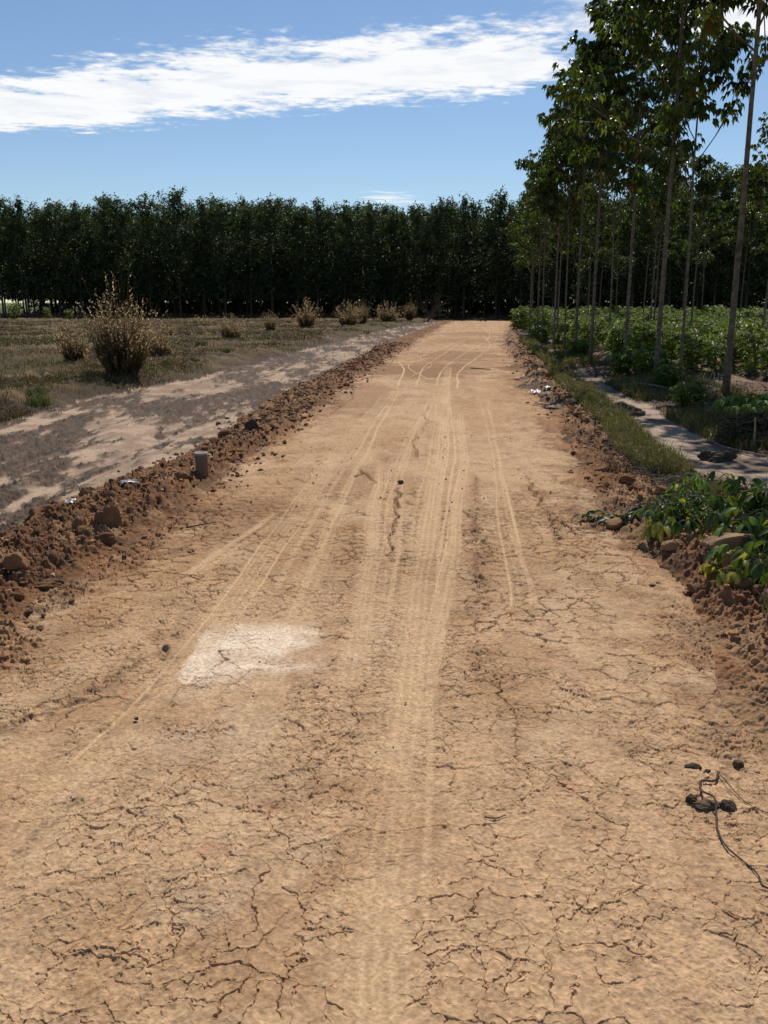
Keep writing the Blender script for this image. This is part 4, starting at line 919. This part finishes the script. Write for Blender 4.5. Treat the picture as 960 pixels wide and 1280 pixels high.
# crumpled scraps
def scrap(x,y,s,col,lab,seed,rough=.35):
    r = np.random.default_rng(seed); n = 9; g = np.linspace(-1,1,n); U,W = np.meshgrid(g,g); z = .35*(vn(U*2.1+seed,W*2.1,seed)-.5)+.30*(vn(U*4.5,W*4.5+seed,seed+1)-.5)
    U2 = U+.25*(vn(U*2,W*2,seed+2)-.5); k = 1-.25*np.abs(U*W); V = np.stack([U2*k,W*k*.7,z+.2],-1).reshape(-1,3)*s; F=[]
    for i in range(n-1):
        for j in range(n-1): a=i*n+j; F+= [(a,a+1,a+n+1),(a,a+n+1,a+n)]
    V2 = V-np.array([0,0,.0015]); m = MB(); m.add(V,F,col); m.add(V2,[(a,c,b) for a,b,c in F],col)
    mt = leaf_mat('scrap_film',.15,rough,.5,(1,1,1)); tag(m.build('plastic_scrap',mt,loc=(x,y,ground_z(x,y)+.015),rot=(0,0,seed),smooth=True),lab,'litter')
scrap(-2.08,6.98,.075,(.36,.33,.30),'pale plastic scrap in the left ridge above the round brown clod',3)
scrap(-2.31,6.27,.065,(.32,.28,.25),'dusty pale scrap in the left ridge, behind the wedge shaped clod',5)
scrap(2.62,15.2,.13,(.75,.74,.72),'bright white scrap on the dark debris at the right road edge',7)
scrap(2.85,15.3,.10,(.5,.5,.5),'greyish scrap right of the bright white one at the road edge',8)
stick('root_loop',[(-2.75,7.35,.0),(-2.74,7.36,.09),(-2.66,7.32,.10),(-2.60,7.30,.03)],.006,(.45,.38,.30),'small pale bent root sticking up from the side track','root')

# ------------------------------------------------------------------ light, sky, camera
AZ, EL = R(9), R(50)
sd = Vector((math.sin(AZ)*math.cos(EL), math.cos(AZ)*math.cos(EL), math.sin(EL)))
sun = bpy.data.lights.new('sun','SUN'); sun.energy = 4.6; sun.angle = R(.53); sun.color = (1.,.94,.85)
so = bpy.data.objects.new('sun',sun); COL.objects.link(so); so.rotation_euler = (-sd).to_track_quat('-Z','Y').to_euler(); so.location = (0,0,30)

w = bpy.data.worlds.new('World'); scene.world = w; w.use_nodes = True; nt = w.node_tree; L = nt.links.new
for n in list(nt.nodes): nt.nodes.remove(n)
out = N(nt,'ShaderNodeOutputWorld'); sky = N(nt,'ShaderNodeTexSky'); sky.sky_type='NISHITA'; sky.sun_disc=False; sky.sun_elevation=EL; sky.sun_rotation=AZ
sky.air_density=1.0; sky.dust_density=.1; sky.ozone_density=4.5; sky.altitude=0
bg = N(nt,'ShaderNodeBackground',Strength=.092); L(sky.outputs[0],bg.inputs[0])
tc = N(nt,'ShaderNodeTexCoord'); sep = N(nt,'ShaderNodeSeparateXYZ'); L(tc.outputs['Generated'],sep.inputs[0])
def math_(op,a,b=None,c=None,clamp=False):
    n = nt.nodes.new('ShaderNodeMath'); n.operation=op; n.use_clamp=clamp
    for i,v in enumerate((a,b,c)):
        if v is None: continue
        if isinstance(v,(int,float)): n.inputs[i].default_value=v
        else: L(v,n.inputs[i])
    return n.outputs[0]
def mrange(v,a,b,c,d,t='SMOOTHSTEP'):
    n = N(nt,'ShaderNodeMapRange'); n.interpolation_type=t; L(v,n.inputs[0])
    for i,q in enumerate((a,b,c,d)): n.inputs[1+i].default_value=q
    return n.outputs[0]
zc = math_('MAXIMUM',sep.outputs[2],.02)
# position on a flat cloud layer one unit up
cx = math_('DIVIDE',sep.outputs[0],zc); cy = math_('DIVIDE',sep.outputs[1],zc)
cmb = N(nt,'ShaderNodeCombineXYZ'); L(cx,cmb.inputs[0]); L(cy,cmb.inputs[1])
def noise(scale,detail,rough,off=(0,0,0),sc=(1,1,1)):
    mp = N(nt,'ShaderNodeMapping'); mp.inputs['Location'].default_value=off; mp.inputs['Scale'].default_value=sc; L(cmb.outputs[0],mp.inputs[0])
    n = N(nt,'ShaderNodeTexNoise',Scale=scale,Detail=detail,Roughness=rough); n.inputs['Distortion'].default_value=.25; L(mp.outputs[0],n.inputs['Vector']); return n.outputs[0]
n_lo = noise(1.1,3.,.5,(3.1,1.7,0)); n_hi = noise(4.2,9.,.62,(1.3,5.2,0),(.8,1.1,1)); n_fi = noise(14.,6.,.6,(7,2,0))
# band axis: y = 4.62 - .18 x, half width about .55 .. .75
axis = math_('SUBTRACT',cy,math_('ADD',4.30,math_('MULTIPLY',cx,-.32)))
axis = math_('ADD',axis,math_('MULTIPLY',math_('SUBTRACT',n_lo,.5),.75))
dens = math_('SUBTRACT',math_('SUBTRACT',.66,math_('ABSOLUTE',axis)),mrange(cx,.62,1.15,0.,1.5,'LINEAR'))
dens = math_('ADD',dens,math_('MULTIPLY',math_('SUBTRACT',n_hi,.5),1.55))
dens = math_('ADD',dens,math_('MULTIPLY',math_('SUBTRACT',n_fi,.5),.75))
# second bank, ahead to the right and nearer
d2x = math_('DIVIDE',math_('SUBTRACT',cx,1.25),.75); d2y = math_('DIVIDE',math_('SUBTRACT',cy,3.3),.55)
r2 = math_('SQRT',math_('ADD',math_('MULTIPLY',d2x,d2x),math_('MULTIPLY',d2y,d2y)))
den2 = math_('ADD',math_('MULTIPLY',math_('SUBTRACT',1.,r2),.7),math_('MULTIPLY',math_('SUBTRACT',n_hi,.5),1.4))
# small puffs low over the plantation
d3x = math_('DIVIDE',math_('SUBTRACT',cx,.05),.45); d3y = math_('DIVIDE',math_('SUBTRACT',cy,9.2),.9)
r3 = math_('SQRT',math_('ADD',math_('MULTIPLY',d3x,d3x),math_('MULTIPLY',d3y,d3y)))
den3 = math_('ADD',math_('MULTIPLY',math_('SUBTRACT',.58,r3),.4),math_('MULTIPLY',math_('SUBTRACT',n_hi,.5),1.2))
dens = math_('MAXIMUM',dens,math_('MAXIMUM',den2,den3))
cov = mrange(dens,-.08,.36,0.,1.)
up = mrange(sep.outputs[2],.02,.06,0.,1.); cov = math_('MULTIPLY',cov,up)
cb = N(nt,'ShaderNodeBackground',Strength=1.0); cb.inputs[0].default_value=(.97,.985,1.,1)
shade = N(nt,'ShaderNodeMixRGB'); shade.inputs[1].default_value=(.88,.91,.95,1); shade.inputs[2].default_value=(.99,.995,1.,1); L(mrange(n_hi,.38,.56,0.,1.),shade.inputs[0]); L(shade.outputs[0],cb.inputs[0])
mixs = N(nt,'ShaderNodeMixShader'); L(math_('MULTIPLY',cov,.96),mixs.inputs[0]); L(bg.outputs[0],mixs.inputs[1]); L(cb.outputs[0],mixs.inputs[2]); L(mixs.outputs[0],out.inputs[0])

cam = bpy.data.cameras.new('camera'); co = bpy.data.objects.new('camera',cam); COL.objects.link(co); scene.camera = co
cam.sensor_fit='VERTICAL'; cam.sensor_height=36.; cam.lens=F_PX/1280*36.; cam.clip_start=.05; cam.clip_end=6000
co.location=(0,0,CAM_H); co.rotation_euler=(math.pi/2-PITCH,0,0)
vs = scene.view_settings; vs.view_transform='Standard'; vs.look='None'; vs.exposure=0.; vs.gamma=1; vs.use_curve_mapping=False
scene.render.engine='CYCLES'; cy_ = scene.cycles; cy_.use_denoising=True; cy_.max_bounces=6; cy_.diffuse_bounces=3; cy_.glossy_bounces=2; cy_.transmission_bounces=4; cy_.transparent_max_bounces=4
cy_.sample_clamp_indirect=4.; cy_.use_adaptive_sampling=True
